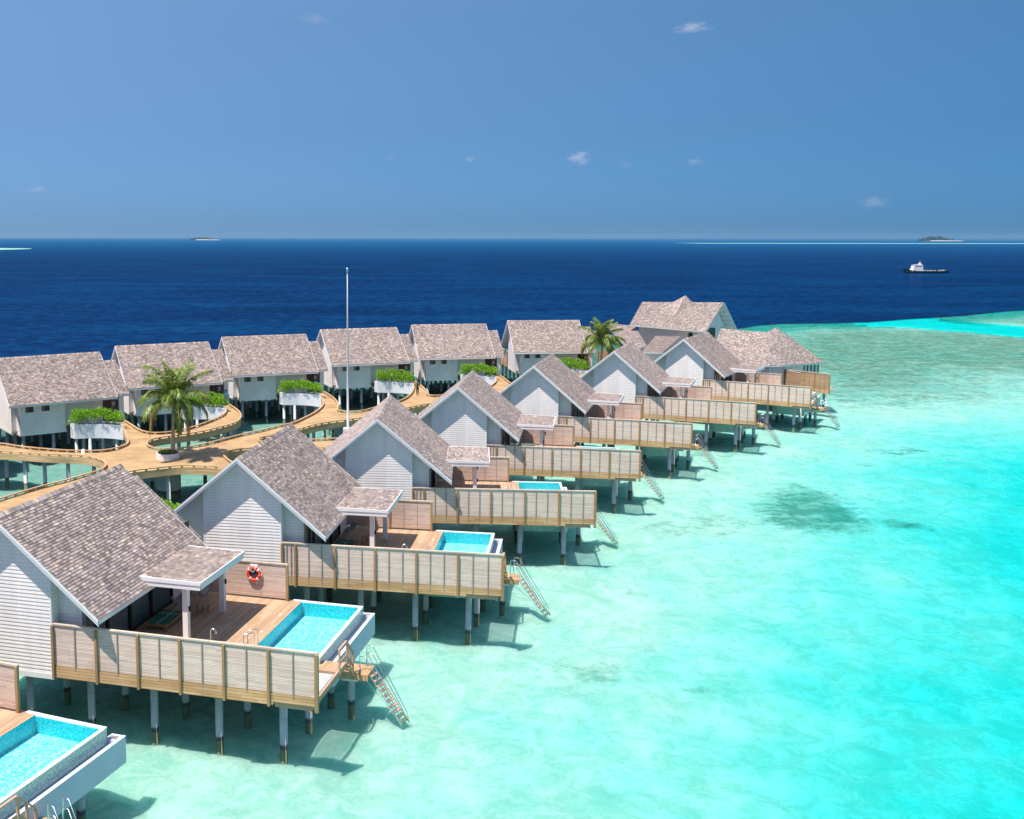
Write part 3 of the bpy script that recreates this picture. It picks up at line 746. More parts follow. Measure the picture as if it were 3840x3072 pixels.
        P = [(8.86, 4.2, 0), (8.86, 4.2, .68), (8.90, 4.24, .75), (9.15, 4.45, .76), (9.22, 4.5, .70), (9.22, 4.5, .25), (9.26, 4.62, .0)]
        b.tube(P, .022, 8); P2 = [(x, y + .42 if y < 5 else y, z) for x, y, z in P]; b.tube(P2[:4] + [(9.2, 4.9, .72), (9.22, 4.95, -.2)], .022, 8)
        b.build('pool_handrail', M['chrome'], root)
    # --- lower platform, hammock net, stairs, sea ladder
    if sea_side:
        boxp('lower_platform', M['deck'], root, 11.67, 13.10, 3.95, 4.88, -.40, -.29)
        b = MB()
        b.box(13.06, 13.16, .66, 4.90, -.50, -.27); b.box(11.67, 13.06, 3.86, 3.945, -.46, -.27); b.box(11.67, 13.06, .66, .74, -.46, -.27)
        b.build('net_frame', M['newwood'], root)
        b = MB(); nx, ny = 10, 20
        def npt(i, j):
            u, v = i / nx, j / ny
            zz = -.34 - .10 * math.sin(math.pi * u) * math.sin(math.pi * v)
            return (11.78 + 1.2 * u, .86 + 2.9 * v, zz)
        for i in range(nx):
            for j in range(ny): b.face([npt(i, j), npt(i + 1, j), npt(i + 1, j + 1), npt(i, j + 1)], smooth=True)
        for i in range(26):
            y_ = .82 + 2.96 * i / 25
            for xa, xb in ((11.70, 11.80), (12.96, 13.06)): b.bar((xa, y_, -.33), (xb, y_ + .04, -.34), .012, .012)
        b.build('hammock_net', M['net'], root)
        b = MB()
        for i, (y_, z_) in enumerate(((5.0, -.50), (5.2, -.70), (5.4, -.90))): b.box(12.66, 13.30, y_ - .08, y_ + .13, z_ - .04, z_)
        b.box(12.64, 13.90, 5.62, 6.62, -1.16, -1.05)
        b.box(12.64, 13.92, 5.58, 5.62, -1.32, -1.05)
        for xx in (12.62, 13.32): b.face([(xx, 4.88, -.30), (xx, 5.62, -1.05), (xx, 5.62, -1.32), (xx, 4.88, -.58)])
        st = b.build('stairs', M['tread'], root)
        b = MB()
        RP = [(13.14, 3.98, .62), (13.14, 4.98, .62), (13.20, 5.70, -.15)]
        for a, c in zip(RP[:-1], RP[1:]): b.bar(a, c, .09, .045)
        for (x, y, zb, zt) in ((13.17, 3.98, -.5, .60), (13.17, 4.98, -.62, .60), (13.20, 5.70, -1.3, -.17), (13.18, 5.34, -.95, .22)): b.box(x - .035, x + .035, y - .04, y + .04, zb, zt)
        b.bar((13.14, 3.98, .0), (13.14, 4.98, .0), .03, .10); b.bar((13.14, 4.98, .0), (13.20, 5.70, -.75), .03, .10)
        b.build('handrail', M['newwood'], st)
        b = MB()
        T, B_ = (13.92, 6.12, -1.08), (15.55, 5.62, -3.05)
        T, B_ = Vector(T), Vector(B_)
        side = Vector((B_ - T)).cross(Vector((0, 0, 1))).normalized() * .27
        for sg in (-1, 1): b.tube([T + side * sg, B_ + side * sg], .022, 8, 0)
        for k_, hh in ((1, .95), (1, .62)):
            for sg in (-1, 1):
                o_ = side * sg * (1.0 if hh > .8 else .9)
                A0 = Vector((13.50, 6.24, -1.05)) + o_; A1 = A0 + Vector((0, 0, hh)); A2 = A1 + Vector((.30, -.08, -.01))
                b.tube([A0, A1 - Vector((0, 0, .05)), A1 + Vector((.04, 0, 0)), A2, B_ + side * sg + Vector((-.10 if hh > .8 else -.35, 0, .45 if hh > .8 else .65)), B_ + side * sg], .018, 6, 0)
        for kx in (-1, 1): b.tube([(13.3, 5.9 + .3 * kx, -1.2), Vector(B_) * .8 + Vector(T) * .2 + side * kx], .008, 5, 0)
        ld = b.build('sea_ladder', M['chrome'], root)
        b = MB()
        for i in range(10):
            p = T.lerp(B_, (i + .7) / 10.5); b.bar(p - side * .92, p + side * .92, .17, .035, 0)
        b.build('ladder_tread', M['newwood'], ld)
        b = MB(); b.box(12.70, 13.40, 5.66, 6.5, -1.44, -1.18); b.build('platform_block', M['plaster'], root)
    # --- piles
    pl = [(x, 1.64) for x in (.24, 3.13, 6.02, 8.88, 11.62)] + [(x + .18, 4.03) for x in (.24, 3.13, 6.02, 8.88, 11.62)] + \
         [(x, 6.6) for x in (.24, 3.1, 6.0, 8.9, 11.9)] + [(x, 9.4) for x in (.24, 3.1, 6.0, 8.9, 11.9)] + [(-3.05, 1.5), (-3.05, 4.2), (-3.05, 7.0), (-3.05, 9.9), (13.0, 6.1)]
    for (x, y) in pl:
        top = -.5 if x < 9 or y < 5 else -1.45
        if x == 13.0: top = -1.44
        b = MB(); b.tube([(x, y, BED_Z - .3), (x, y, top)], .155, 16); b.build('pile', M['concrete'], root)
    MIR = 1
    return root

VP = {10: (-25.48, 29.26, -.37), 1: (-16.06, 39.78, -.2635), 2: (-8.04, 50.76, -.180), 3: (-1.15, 62.17, -.0755), 4: (4.62, 75.82, -.185), 5: (11.98, 88.75, -.316),
      6: (21.47, 100.62, -.393), 7: (31.75, 112.88, -.5585), -1: (-36.94, 93.6, 2.1817), -2: (-28.83, 104.6, 2.0612), -3: (-19.58, 114.45, 1.9617),
      -4: (-9.21, 123.87, 1.9251), -5: (1.95, 131.06, 1.7575), -6: (14.97, 137.99, 1.6546), -7: (-45.2, 82.8, 2.27)}
def wloc(k, x, y, z=0.):
    tx, ty, th = VP[k]
    if k < 0: y = -y
    c, s = math.cos(th), math.sin(th); return (tx + c * x - s * y, ty + s * x + c * y, z)

GR = 'overwater villas facing the lagoon'; GL = 'overwater villas facing the open sea'
F1 = [2.15, 4.12, 5.96, 7.78, 9.63, 11.47, 13.43]; F2 = [2.15, 2.85, 4.93, 7.0, 9.1, 11.19, 13.43]
vA = build_villa('overwater_villa', 1, True, F1, 1)
vB = build_villa('overwater_villa', 1, True, F2, 2)
vL = build_villa('overwater_villa', -1, False, F2, 2, sea_side=False)
def put(o, k, label, grp):
    o.location = (VP[k][0], VP[k][1], 0); o.rotation_euler = (0, 0, VP[k][2]); tag(o, label, 'villa', grp)
put(vA, 1, 'nearest whole villa, orange life ring on its far screen, pool and net in front', GR)
put(copy_tree(vA), 10, 'villa cut off at bottom left corner, only its pool corner, gutter and rails showing', GR)
put(vB, 2, 'second whole villa from the front, just behind the one with the life ring', GR)
for k, lab in ((3, 'third villa from the front in the lagoon row, flagpole rising behind its ridge'),
               (4, 'fourth villa from the front in the lagoon row, between the flagpole and the far palm'),
               (5, 'fifth villa from the front in the lagoon row, green planter shrub behind its ridge'),
               (6, 'sixth villa from the front in the lagoon row, far palm rising behind its gable'),
               (7, 'last gabled villa of the lagoon row, next to the hipped end pavilion')):
    put(copy_tree(vB), k, lab, GR)
put(vL, -1, 'sea side villa at left edge behind the shrub planter, left of the palm', GL)
for k, lab in ((-2, 'sea side villa with the nearer palm standing in front of its wall'),
               (-3, 'sea side villa with shrub planter, between the nearer palm and the flagpole'),
               (-4, 'sea side villa crossed by the tall flagpole'),
               (-5, 'sea side villa right of the flagpole, two people walking at its left'),
               (-6, 'rightmost sea side villa, just left of the far palm'),
               (-7, 'sea side villa mostly cut off by the left picture edge')):
    put(copy_tree(vL), k, lab, GL)
for o in (vA, vB, vL): pass

# ------------------------------------------------------------------ sea and seabed
def sd_poly(X, Y, poly):
    """signed distance, positive inside"""
    P = np.array(poly, float); Q = np.roll(P, -1, 0); d = np.full(X.shape, 1e9); ins = np.zeros(X.shape, bool)
    for (x0, y0), (x1, y1) in zip(P, Q):
        ex, ey = x1 - x0, y1 - y0; t = np.clip(((X - x0) * ex + (Y - y0) * ey) / (ex * ex + ey * ey + 1e-12), 0, 1)
        d = np.minimum(d, np.hypot(X - x0 - t * ex, Y - y0 - t * ey))
        c = ((y0 > Y) != (y1 > Y)) & (X < (x1 - x0) * (Y - y0) / ((y1 - y0) if y1 != y0 else 1e-9) + x0); ins ^= c
    return np.where(ins, d, -d)
def sstep(v, a, b):
    t = np.clip((v - a) / (b - a), 0, 1); return t * t * (3 - 2 * t)
NR, NC = 680, 460
tt = np.linspace(0, 1, NR); rows = np.concatenate([np.linspace(-60, 12, 24), 12 * (55000 / 12) ** np.linspace(0, 1, NR)[1:]])
NR = len(rows)
cc = np.linspace(-1, 1, NC); cc = np.sign(cc) * np.abs(cc) ** 1.15
Yg = np.repeat(rows[:, None], NC, 1); Xg = cc[None, :] * (70 + .95 * np.maximum(Yg, 0))
REEF = [(-200, -60), (-200, 40), (-110, 84), (-72, 112), (-57, 124), (-45, 137), (-33, 149), (-21, 159), (-4, 169), (12, 180), (22, 190), (50, 212), (76.7, 229.2), (83, 236.8),
        (90.5, 242), (100.6, 243.8), (114, 247.3), (126.9, 256), (136.8, 261.8), (147.5, 268), (168, 284), (177.6, 290), (230, 325), (330, 380), (500, 430), (900, 440), (900, -60)]
CYAN = [(60, 92), (48, 80), (40, 66), (34, 54), (27, 43), (21, 34), (16, 24), (12, -20), (300, -20), (300, 130), (110, 112), (80, 101)]
CHAN = [(108, 243.5), (129.8, 258.5), (135.9, 259.9), (137.5, 249.7), (139.6, 241.5), (143.5, 233.8), (230, 150), (215, 130), (131.9, 214.7), (128, 223.9), (124.4, 231.7), (120.9, 237.3)]
BROWN = [(70, 205), (82, 222), (103, 236), (122, 231), (160, 200), (190, 150), (150, 128), (115, 150), (89, 160), (72, 140), (60, 138), (62, 165)]
PATCH = [(29, 80), (34.2, 85.2), (35.6, 80), (35.4, 73.6), (32, 70.5), (28, 71.4), (26.5, 74.5)]
sd_reef = sd_poly(Xg, Yg, REEF); sd_c = sd_poly(Xg, Yg, CYAN); sd_ch = sd_poly(Xg, Yg, CHAN); sd_b = sd_poly(Xg, Yg, BROWN); sd_p = sd_poly(Xg, Yg, PATCH)
deep = 1 - sstep(sd_reef, -5, 5)
far_a = ((Xg + 790) / 135) ** 2 + ((Yg - 1800) / 230) ** 2
deep = np.minimum(deep, sstep(far_a, .8, 1.15))
line_b = np.maximum(np.abs(Yg - 4520) / 330, 1 + (1230 - Xg) / 160)
deep = np.minimum(deep, .12 + .88 * sstep(line_b, .6, 1.0))
gcy = .20 + .80 * sstep(sd_c, -26, 13)
gcy = np.maximum(gcy, .62 * (1 - sstep(sd_reef, 2, 22)) * (sd_reef > -40))
gcy = np.where(sd_ch > -3, np.maximum(gcy, .45 + .60 * sstep(sd_ch, -3, 2)), gcy)
gcy = gcy + .10 * sstep(Xg, 22, 70) * sstep(Yg, 60, 100)
far_haze = sstep(np.log(np.maximum(Yg, 1)), math.log(650), math.log(7000))
bedg = np.maximum(sstep(sd_p, -3, 2.5) * .62, 0)
for (x, y, r_, k_) in ((37, 72.8, 1.6, .6), (47.8, 98.8, 1.3, .55), (50.9, 99.5, 1.2, .75), (48.6, 97.4, .7, .6), (43.4, 92.5, .8, .6), (13.8, 45.2, .7, .5), (19.2, 53.4, .6, .45),
                       (9, 47, 2.2, .34), (21, 71, 3.2, .36), (24, 74, 3., .34), (60, 128, 7, .36), (66, 131, 6, .36), (14, 58, 1.5, .32), (20, 88, 4, .30), (29, 97, 5, .32), (74, 133, 4, .3)):
    bedg = np.maximum(bedg, k_ * np.exp(-(((Xg - x) / (1.6 * r_)) ** 2 + ((Yg - y) / r_) ** 2)))
bedb = sstep(sd_b, -26, 14) * .62
bedb = np.where(sd_ch > 0, 0, bedb); bedb = np.maximum(bedb, .55 * sstep(sd_poly(Xg, Yg, [(138, 262), (150, 232), (260, 150), (400, 200), (300, 350)]), -4, 14))
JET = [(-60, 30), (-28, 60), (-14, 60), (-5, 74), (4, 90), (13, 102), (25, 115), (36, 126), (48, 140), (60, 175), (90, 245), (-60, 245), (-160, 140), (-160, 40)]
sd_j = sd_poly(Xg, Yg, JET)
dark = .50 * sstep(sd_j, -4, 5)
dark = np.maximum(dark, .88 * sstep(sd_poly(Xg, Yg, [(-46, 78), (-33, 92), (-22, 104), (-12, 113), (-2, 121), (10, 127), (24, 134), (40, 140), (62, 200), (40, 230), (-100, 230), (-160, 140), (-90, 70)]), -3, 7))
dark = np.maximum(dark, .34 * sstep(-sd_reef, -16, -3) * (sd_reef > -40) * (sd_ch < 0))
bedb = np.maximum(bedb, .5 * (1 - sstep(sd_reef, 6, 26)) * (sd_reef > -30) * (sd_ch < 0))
faces = []
idx = np.arange(NR * NC).reshape(NR, NC)
F4 = np.stack([idx[:-1, :-1], idx[:-1, 1:], idx[1:, 1:], idx[1:, :-1]], -1).reshape(-1, 4)
def grid_mesh(name, Z, attr, vals, mat, rmax=None):
    FF = F4
    me = bpy.data.meshes.new(name)
    V = np.stack([Xg, Yg, Z], -1).reshape(-1, 3).astype(np.float32)
    me.vertices.add(len(V)); me.vertices.foreach_set('co', V.ravel())
    me.loops.add(len(FF) * 4); me.loops.foreach_set('vertex_index', FF.ravel().astype(np.int32))
    me.polygons.add(len(FF)); me.polygons.foreach_set('loop_start', np.arange(0, len(FF) * 4, 4, dtype=np.int32))
    me.update(calc_edges=True)
    a = me.color_attributes.new(attr, 'FLOAT_COLOR', 'POINT')
    C_ = np.zeros((NR * NC, 4), np.float32); C_[:, 3] = 1
    for i, v in enumerate(vals): C_[:, i] = v.ravel()
    a.data.foreach_set('color', C_.ravel())
    me.materials.append(mat); me.validate()
    o = bpy.data.objects.new(name, me); COL.objects.link(o); return o
water = grid_mesh('water', np.full(Xg.shape, WATER_Z), 'zone', (deep, np.clip(gcy, 0, 1.3), far_haze), M['water'])
tag(water, kind='structure')
RNG = np.random.RandomState(3)
fine = np.zeros(Xg.shape)
for _ in range(14):
    a_, k_ = RNG.rand() * 6.283, 2 * math.pi / (1.6 + 2.6 * RNG.rand()); fine += np.sin((Xg * math.cos(a_) + Yg * math.sin(a_)) * k_ + RNG.rand() * 6.28)
fine *= .055 * (Yg < 110)
und_ = fine * .9 + .12 * np.sin(Xg * .31 + 1.3 * np.sin(Yg * .17)) * np.sin(Yg * .23 + .8) * (Yg < 400)
Zb = BED_Z - .9 * sstep(sd_c, -20, 25) + und_ * .5 
_w = sstep(deep, .02, .3); Zb = Zb * (1 - _w) + (WATER_Z - .08) * _w
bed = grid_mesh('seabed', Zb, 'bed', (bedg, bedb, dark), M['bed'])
tag(bed, kind='structure')

# ------------------------------------------------------------------ boardwalk
OUT = [(-36.71,84.94),(-33.36,84.99),(-31.34,83.57),(-29.25,82.7),(-27.18,81.98),(-25.24,81.74),(-23.72,81.87),(-22.92,82.99),(-22.54,84.4),(-22.76,85.84),(-23.42,87.77),(-24.72,91.66),(-25.66,93.44),(-26.97,94.96),(-27.72,96.03),(-26.53,96.86),(-25.88,96.1),(-24.15,92.89),(-23.18,91.05),(-22.23,89.87),(-21.25,89.44),(-20.2,89.88),(-19.34,90.78),(-18.37,92.92),(-17.47,95.84),(-16.87,98.92),(-16.93,101.22),(-17.65,103.1),(-18.77,104.77),(-19.38,105.91),(-18.1,106.6),(-17.54,105.76),(-16.13,102.36),(-15.48,100.37),(-15.07,98.43),(-14.91,96.95),(-14.87,95.5),(-15.2,94.23),(-16.02,92.32),(-16.87,90.77),(-17.8,89.59),(-18.66,88.71),(-19.54,88.03),(-20.33,87.44),(-20.88,86.6),(-21.09,85.92),(-20.97,84.86),(-20.67,83.95),(-19.84,82.82),(-19.14,82.65),(-18.33,82.66),(-17.57,82.89),(-16.82,83.72),(-15.82,85.02),(-15.01,86.37),(-13.76,88.59),(-12.12,90.8),(-11.55,91.82),(-10.61,93.38),(-9.67,94.35),(-8.7,97.7),(-8.02,100.54),(-7.59,103.94),(-7.6,106.33),(-8.07,109.9),(-8.6,111.84),(-9.55,113.61),(-10.04,114.82),(-8.7,115.37),(-8.23,114.48),(-7.35,111.92),(-6.55,108.84),(-6.06,105.94),(-5.94,104.34),(-5.97,102.79),(-5.82,101.67),(-5.29,101.11),(-4.63,100.84),(-3.66,101.22),(-2.82,102.16),(-2.28,103.29),(-0.99,105.32),(0.24,107.31),(1.12,109.86),(1.7,113.01),(1.91,115.35),(2.12,118.89),(1.66,120.86),(0.78,122.66),(0.33,123.88),(1.69,124.38),(2.13,123.48),(2.82,119.83),(3.31,116.32),(3.38,113.94),(3.32,112.56),(3.66,111.65),(4.26,111.44),(4.95,111.66),(6.93,112.75),(9.2,115.18),(11.11,119.08),(11.9,121.96),(12.28,124.26),(12.16,126.27),(11.59,128.2),(11.35,129.47),(12.78,129.74),(13.06,128.78),(13.22,126.98),(13.46,124.15),(13.53,121.98),(13.87,120.37),(14.98,120.38),(16.74,121.75),(19.16,125.07),(22.22,129.59),(24.56,130.17),(24.64,132.18),(24.27,134.16),(24.16,135.45),(25.61,135.57),(25.79,134.58),(26.83,132.28),(29.68,134.21),(33.74,137.96),(32.73,132.33),(28.35,128.11),(24.18,123.91),(20.28,119.98),(16.52,115.65),(11.94,109.72),(8.88,107.5),(6.01,106.76),(3.52,106.06),(1.16,103.2),(-1.46,99.44),(-3.74,96.73),(-6.32,95.06),(-7.55,93.59),(-8.92,91.18),(-10.04,89.39),(-10.9,88.18),(-11.48,87.67),(-11.87,87.18),(-11.87,86.5),(-11.53,85.66),(-10.74,85.43),(-9.21,85.9),(-7.55,86.49),(-5.03,87.1),(-4.06,87.46),(-2.6,86.6),(-1.9,84.3),(-2.2,80.5),(-3.54,74.99),(-3.66,72.79),(-3.77,71.34),(-5.75,71.64),(-5.9,74.6),(-4.9,79),(-4.6,82.6),(-5.62,83.12),(-7.77,82.67),(-9.82,83.31),(-11.04,83.41),(-11.84,82.99),(-12.44,82.6),(-13.39,81.87),(-13.93,81.37),(-13.95,80.89),(-13.59,79.74),(-13.07,78.36),(-12.61,77.58),(-11.79,76.66),(-10.64,76.39),(-9.3,75.5),(-8.5,73),(-8.9,69),(-9.13,63.46),(-9.42,61.58),(-9.68,60.16),(-11.53,60.64),(-12.1,63.6),(-11.4,69),(-10.16,72.87),(-11.73,74.32),(-12.89,75.54),(-13.86,76.05),(-14.93,76.28),(-15.84,76.36),(-16.78,76.15),(-18.06,75.41),(-19.04,74.88),(-19.69,74.37),(-20.85,72.4),(-21.4,69.5),(-20.6,65.5),(-19.2,60),(-17.6,55.5),(-16.32,51.87),(-16.54,50.68),(-16.91,49.28),(-19.07,50.12),(-21.5,56),(-23.2,61.5),(-25.19,63.68),(-26.03,61.59),(-27.14,64.3),(-26.2,66.31),(-25.78,67.38),(-25.31,68.4),(-24.84,69.46),(-24.44,70.18),(-23.72,71.28),(-23.04,72.64),(-22.49,73.81),(-22.05,74.62),(-21.94,75.87),(-22.17,76.92),(-22.74,78.02),(-23.69,79.14),(-24.68,79.84),(-25.73,80.07),(-26.89,80.17),(-28.05,80.4),(-29.27,80.77),(-30.42,81.22),(-33.47,81.89),(-35.42,81.88)]
def chaikin(P, it=2):
    for _ in range(it):
        Q = []
        for i in range(len(P)):
            a, b_ = P[i], P[(i + 1) % len(P)]
            Q += [(a[0] * .75 + b_[0] * .25, a[1] * .75 + b_[1] * .25), (a[0] * .25 + b_[0] * .75, a[1] * .25 + b_[1] * .75)]
        P = Q
    return P
walk = chaikin(OUT)
area = sum(walk[i][0] * walk[(i + 1) % len(walk)][1] - walk[(i + 1) % len(walk)][0] * walk[i][1] for i in range(len(walk)))
if area < 0: walk.reverse()
tris = mgeo.tessellate_polygon([[Vector((p[0], p[1], 0)) for p in walk]])
b = MB()
for t_ in tris: b.face([(walk[i][0], walk[i][1], 0.0) for i in t_])
bw = b.build('boardwalk', M['jetty']); tag(bw, kind='structure')
b = MB()
for t_ in tris: b.face([(walk[i][0], walk[i][1], -.18) for i in t_])
b.build('underside', M['batten'], bw)
# resample the edge evenly
def resample(P, step):
    out, acc = [], 0.
    for i in range(len(P)):
        a, c = Vector(P[i]), Vector(P[(i + 1) % len(P)]); L = (c - a).length; d = (c - a).normalized() if L > 1e-6 else Vector((1, 0))
        while acc < L:
            out.append((a + d * acc, d)); acc += step
        acc -= L
    return out
edge = [(p, d) for p, d in resample(walk, .45)]
def near_house(p, pad=.25):
    for k, (tx, ty, th) in VP.items():
        dx, dy = p.x - tx, p.y - ty; c, s = math.cos(th), math.sin(th)
        lx, ly = c * dx + s * dy, -s * dx + c * dy
        if k < 0: ly = -ly
        if -4.35 - pad < lx < 4 and -.5 < ly < 11.2: return True
    return False
bf, br = MB(), MB()
n = len(edge)
s_len = 0.
for i in range(n):
    (p, d), (q, e_) = edge[i], edge[(i + 1) % n]
    if (q - p).length > 1.2: continue
    no = Vector((d.y, -d.x)); ne = Vector((e_.y, -e_.x))      # outward (polygon is ccw)
    bf.face([(p.x + no.x * .03, p.y + no.y * .03, -.50), (q.x + ne.x * .03, q.y + ne.y * .03, -.50), (q.x + ne.x * .03, q.y + ne.y * .03, .03), (p.x + no.x * .03, p.y + no.y * .03, .03)])
    bf.face([(p.x + no.x * .03, p.y + no.y * .03, .03), (q.x + ne.x * .03, q.y + ne.y * .03, .03), (q.x - ne.x * .06, q.y - ne.y * .06, .03), (p.x - no.x * .06, p.y - no.y * .06, .03)])
    bf.face([(p.x - no.x * .06, p.y - no.y * .06, .03), (q.x - ne.x * .06, q.y - ne.y * .06, .03), (q.x - ne.x * .06, q.y - ne.y * .06, -.02), (p.x - no.x * .06, p.y - no.y * .06, -.02)])
    if near_house(p) or near_house(q): continue
    a0, a1, b0, b1 = p + no * .05, p - no * .09, q + ne * .05, q - ne * .09
    for z, fl in ((.16, 0), (.24, 1)): br.face([(a0.x, a0.y, z), (b0.x, b0.y, z), (b1.x, b1.y, z), (a1.x, a1.y, z)])
    br.face([(a0.x, a0.y, .16), (b0.x, b0.y, .16), (b0.x, b0.y, .24), (a0.x, a0.y, .24)])
    br.face([(a1.x, a1.y, .16), (b1.x, b1.y, .16), (b1.x, b1.y, .24), (a1.x, a1.y, .24)])
    if i % 2 == 0:
        c = p - no * .02; br.bar((c.x - d.x * .09, c.y - d.y * .09, .09), (c.x + d.x * .09, c.y + d.y * .09, .09), .10, .15)
bf.build('fascia', M['fasciaj'], bw); br.build('kerb_rail', M['jrail'], bw)
last = None; pcount = 0
for i in range(0, n, 9):
    p, d = edge[i]; c = p - Vector((d.y, -d.x)) * .55
    if near_house(c, .6): continue
    b = MB(); b.tube([(c.x, c.y, BED_Z - .3), (c.x, c.y, -.19)], .16, 12); b.build('pile', M['concrete'], bw); pcount += 1

# ------------------------------------------------------------------ planters and shrubs by the villa doors
PLB = [(-5.75, 5.40), (-6.02, 6.1), (-6.38, 6.95), (-6.95, 7.68), (-7.7, 8.28), (-8.75, 8.80), (-8.15, 9.02), (-7.0, 9.02), (-6.0, 8.55), (-5.35, 7.6), (-5.05, 6.4), (-4.95, 5.22)]
def planter(k, label):
    global MIR
    MIR = 1 if k > 0 else -1
    root = empty('planter', (VP[k][0], VP[k][1], 0), VP[k][2]); tag(root, label, 'planter', 'white planters by the villa doors')
    b = MB(); n_ = len(PLB); cx = sum(p[0] for p in PLB) / n_; cy = sum(p[1] for p in PLB) / n_
    inn = [(p[0] + (cx - p[0]) * .10, p[1] + (cy - p[1]) * .10) for p in PLB]
    for i in range(n_):
        p, q, pi_, qi = PLB[i], PLB[(i + 1) % n_], inn[i], inn[(i + 1) % n_]
        b.face([(p[0], p[1], -.87), (q[0], q[1], -.87), (q[0], q[1], .45), (p[0], p[1], .45)], smooth=False)
        b.face([(p[0], p[1], .45), (q[0], q[1], .45), (qi[0], qi[1], .45), (pi_[0], pi_[1], .45)])
        b.face([(pi_[0], pi_[1], .45), (qi[0], qi[1], .45), (qi[0], qi[1], .25), (pi_[0], pi_[1], .25)])
    b.face([(p[0], p[1], -.87) for p in PLB]); b.build('wall', M['plaster'], root)
    b = MB(); b.face([(p[0], p[1], .30) for p in inn]); b.build('soil', M['soil'], root)
    for (x, y) in ((-5.35, 5.6), (-6.1, 6.6), (-7.6, 8.6), (-5.8, 7.9)):
        b = MB(); b.tube([(x, y, BED_Z - .3), (x, y, -.88)], .14, 12); b.build('pile', M['concrete'], root)
    MIR = 1
    return root
def bush_mesh(seed, n_leaf=4800):
    rnd = random.Random(seed); b = MB()
    blobs = []
    ax = [(-5.45, 5.75), (-5.75, 6.5), (-6.15, 7.25), (-6.7, 7.95), (-7.5, 8.5)]
    for (x, y) in ax:
        for _ in range(5): blobs.append((x + rnd.uniform(-.45, .55), y + rnd.uniform(-.3, .3), (.45 + rnd.uniform(.15, .98)), rnd.uniform(.34, .58)))
    for i in range(n_leaf):
        bx, by, bz, r_ = rnd.choice(blobs)
        th, ph = rnd.uniform(0, 2 * math.pi), math.acos(rnd.uniform(-.35, 1)); rr = r_ * rnd.uniform(.72, 1.04)
        n_ = Vector((math.sin(ph) * math.cos(th), math.sin(ph) * math.sin(th), math.cos(ph)))
        c = Vector((bx, by, bz)) + n_ * rr
        if c.z < .28: continue
        # leaf points up and outward
        d = (n_ + Vector((rnd.uniform(-.8, .8), rnd.uniform(-.8, .8), rnd.uniform(.1, .9)))).normalized()
        s = d.cross(Vector((rnd.uniform(-1, 1), rnd.uniform(-1, 1), rnd.uniform(-1, 1)))).normalized()
        L, w = rnd.uniform(.12, .20), rnd.uniform(.035, .058)
        m_ = c + d * L * .62; tip = c + d * L - n_ * .02
        b.face([c, m_ + s * w, tip, m_ - s * w])
    return b
MIR = -1
bushesL = [bush_mesh(s).build('planter_shrub', M['bush']) for s in (3, 11)]
MIR = 1
bushR = bush_mesh(5).build('planter_shrub', M['bush'])
WHR = {-7: 'at the left picture edge', -1: 'left of the nearer palm', -2: 'behind the nearer palm, right side', -3: 'between the nearer palm and the flagpole', -4: 'just right of the flagpole',
       -5: 'right of the walking people', -6: 'left of the far palm'}
used = {0: False, 1: False}
for n_i, k in enumerate((-1, -2, -3, -4, -5, -6, -7)):
    planter(k, 'curved white planter box ' + WHR[k])
    if k == -7: continue
    q = n_i % 2
    o = bushesL[q] if not used[q] else bushesL[q].copy()
    if used[q]: COL.objects.link(o)
    used[q] = True
    o.location = (VP[k][0], VP[k][1], 0); o.rotation_euler = (0, 0, VP[k][2])
    tag(o, 'bright green leafy shrub in the white planter ' + WHR[k], 'shrub', 'shrubs in the white planters')
planter(2, 'white planter box half hidden between the first two lagoon roofs')
bushR.location = (VP[2][0], VP[2][1], 0); bushR.rotation_euler = (0, 0, VP[2][2])
tag(bushR, 'green shrub peeking out between the first two lagoon roofs', 'shrub', 'shrubs in the white planters')
# a taller sprout in the first planter
b = MB(); rnd = random.Random(4)
for i in range(260):
    t_ = rnd.random(); c = Vector((rnd.gauss(0, .10), rnd.gauss(0, .10), .7 + t_ * 1.05)); d = Vector((rnd.uniform(-1, 1), rnd.uniform(-1, 1), rnd.uniform(.2, 1))).normalized()
    s = d.cross(Vector((rnd.uniform(-1, 1), rnd.uniform(-1, 1), 0.3))).normalized(); b.face([c, c + d * .09 + s * .035, c + d * .15, c + d * .09 - s * .035])
o = b.build('sprout', M['bush']); o.location = wloc(-1, -7.0, 8.1); tag(o, 'tall leafy sprout rising above the shrub of the leftmost full planter', 'plant')

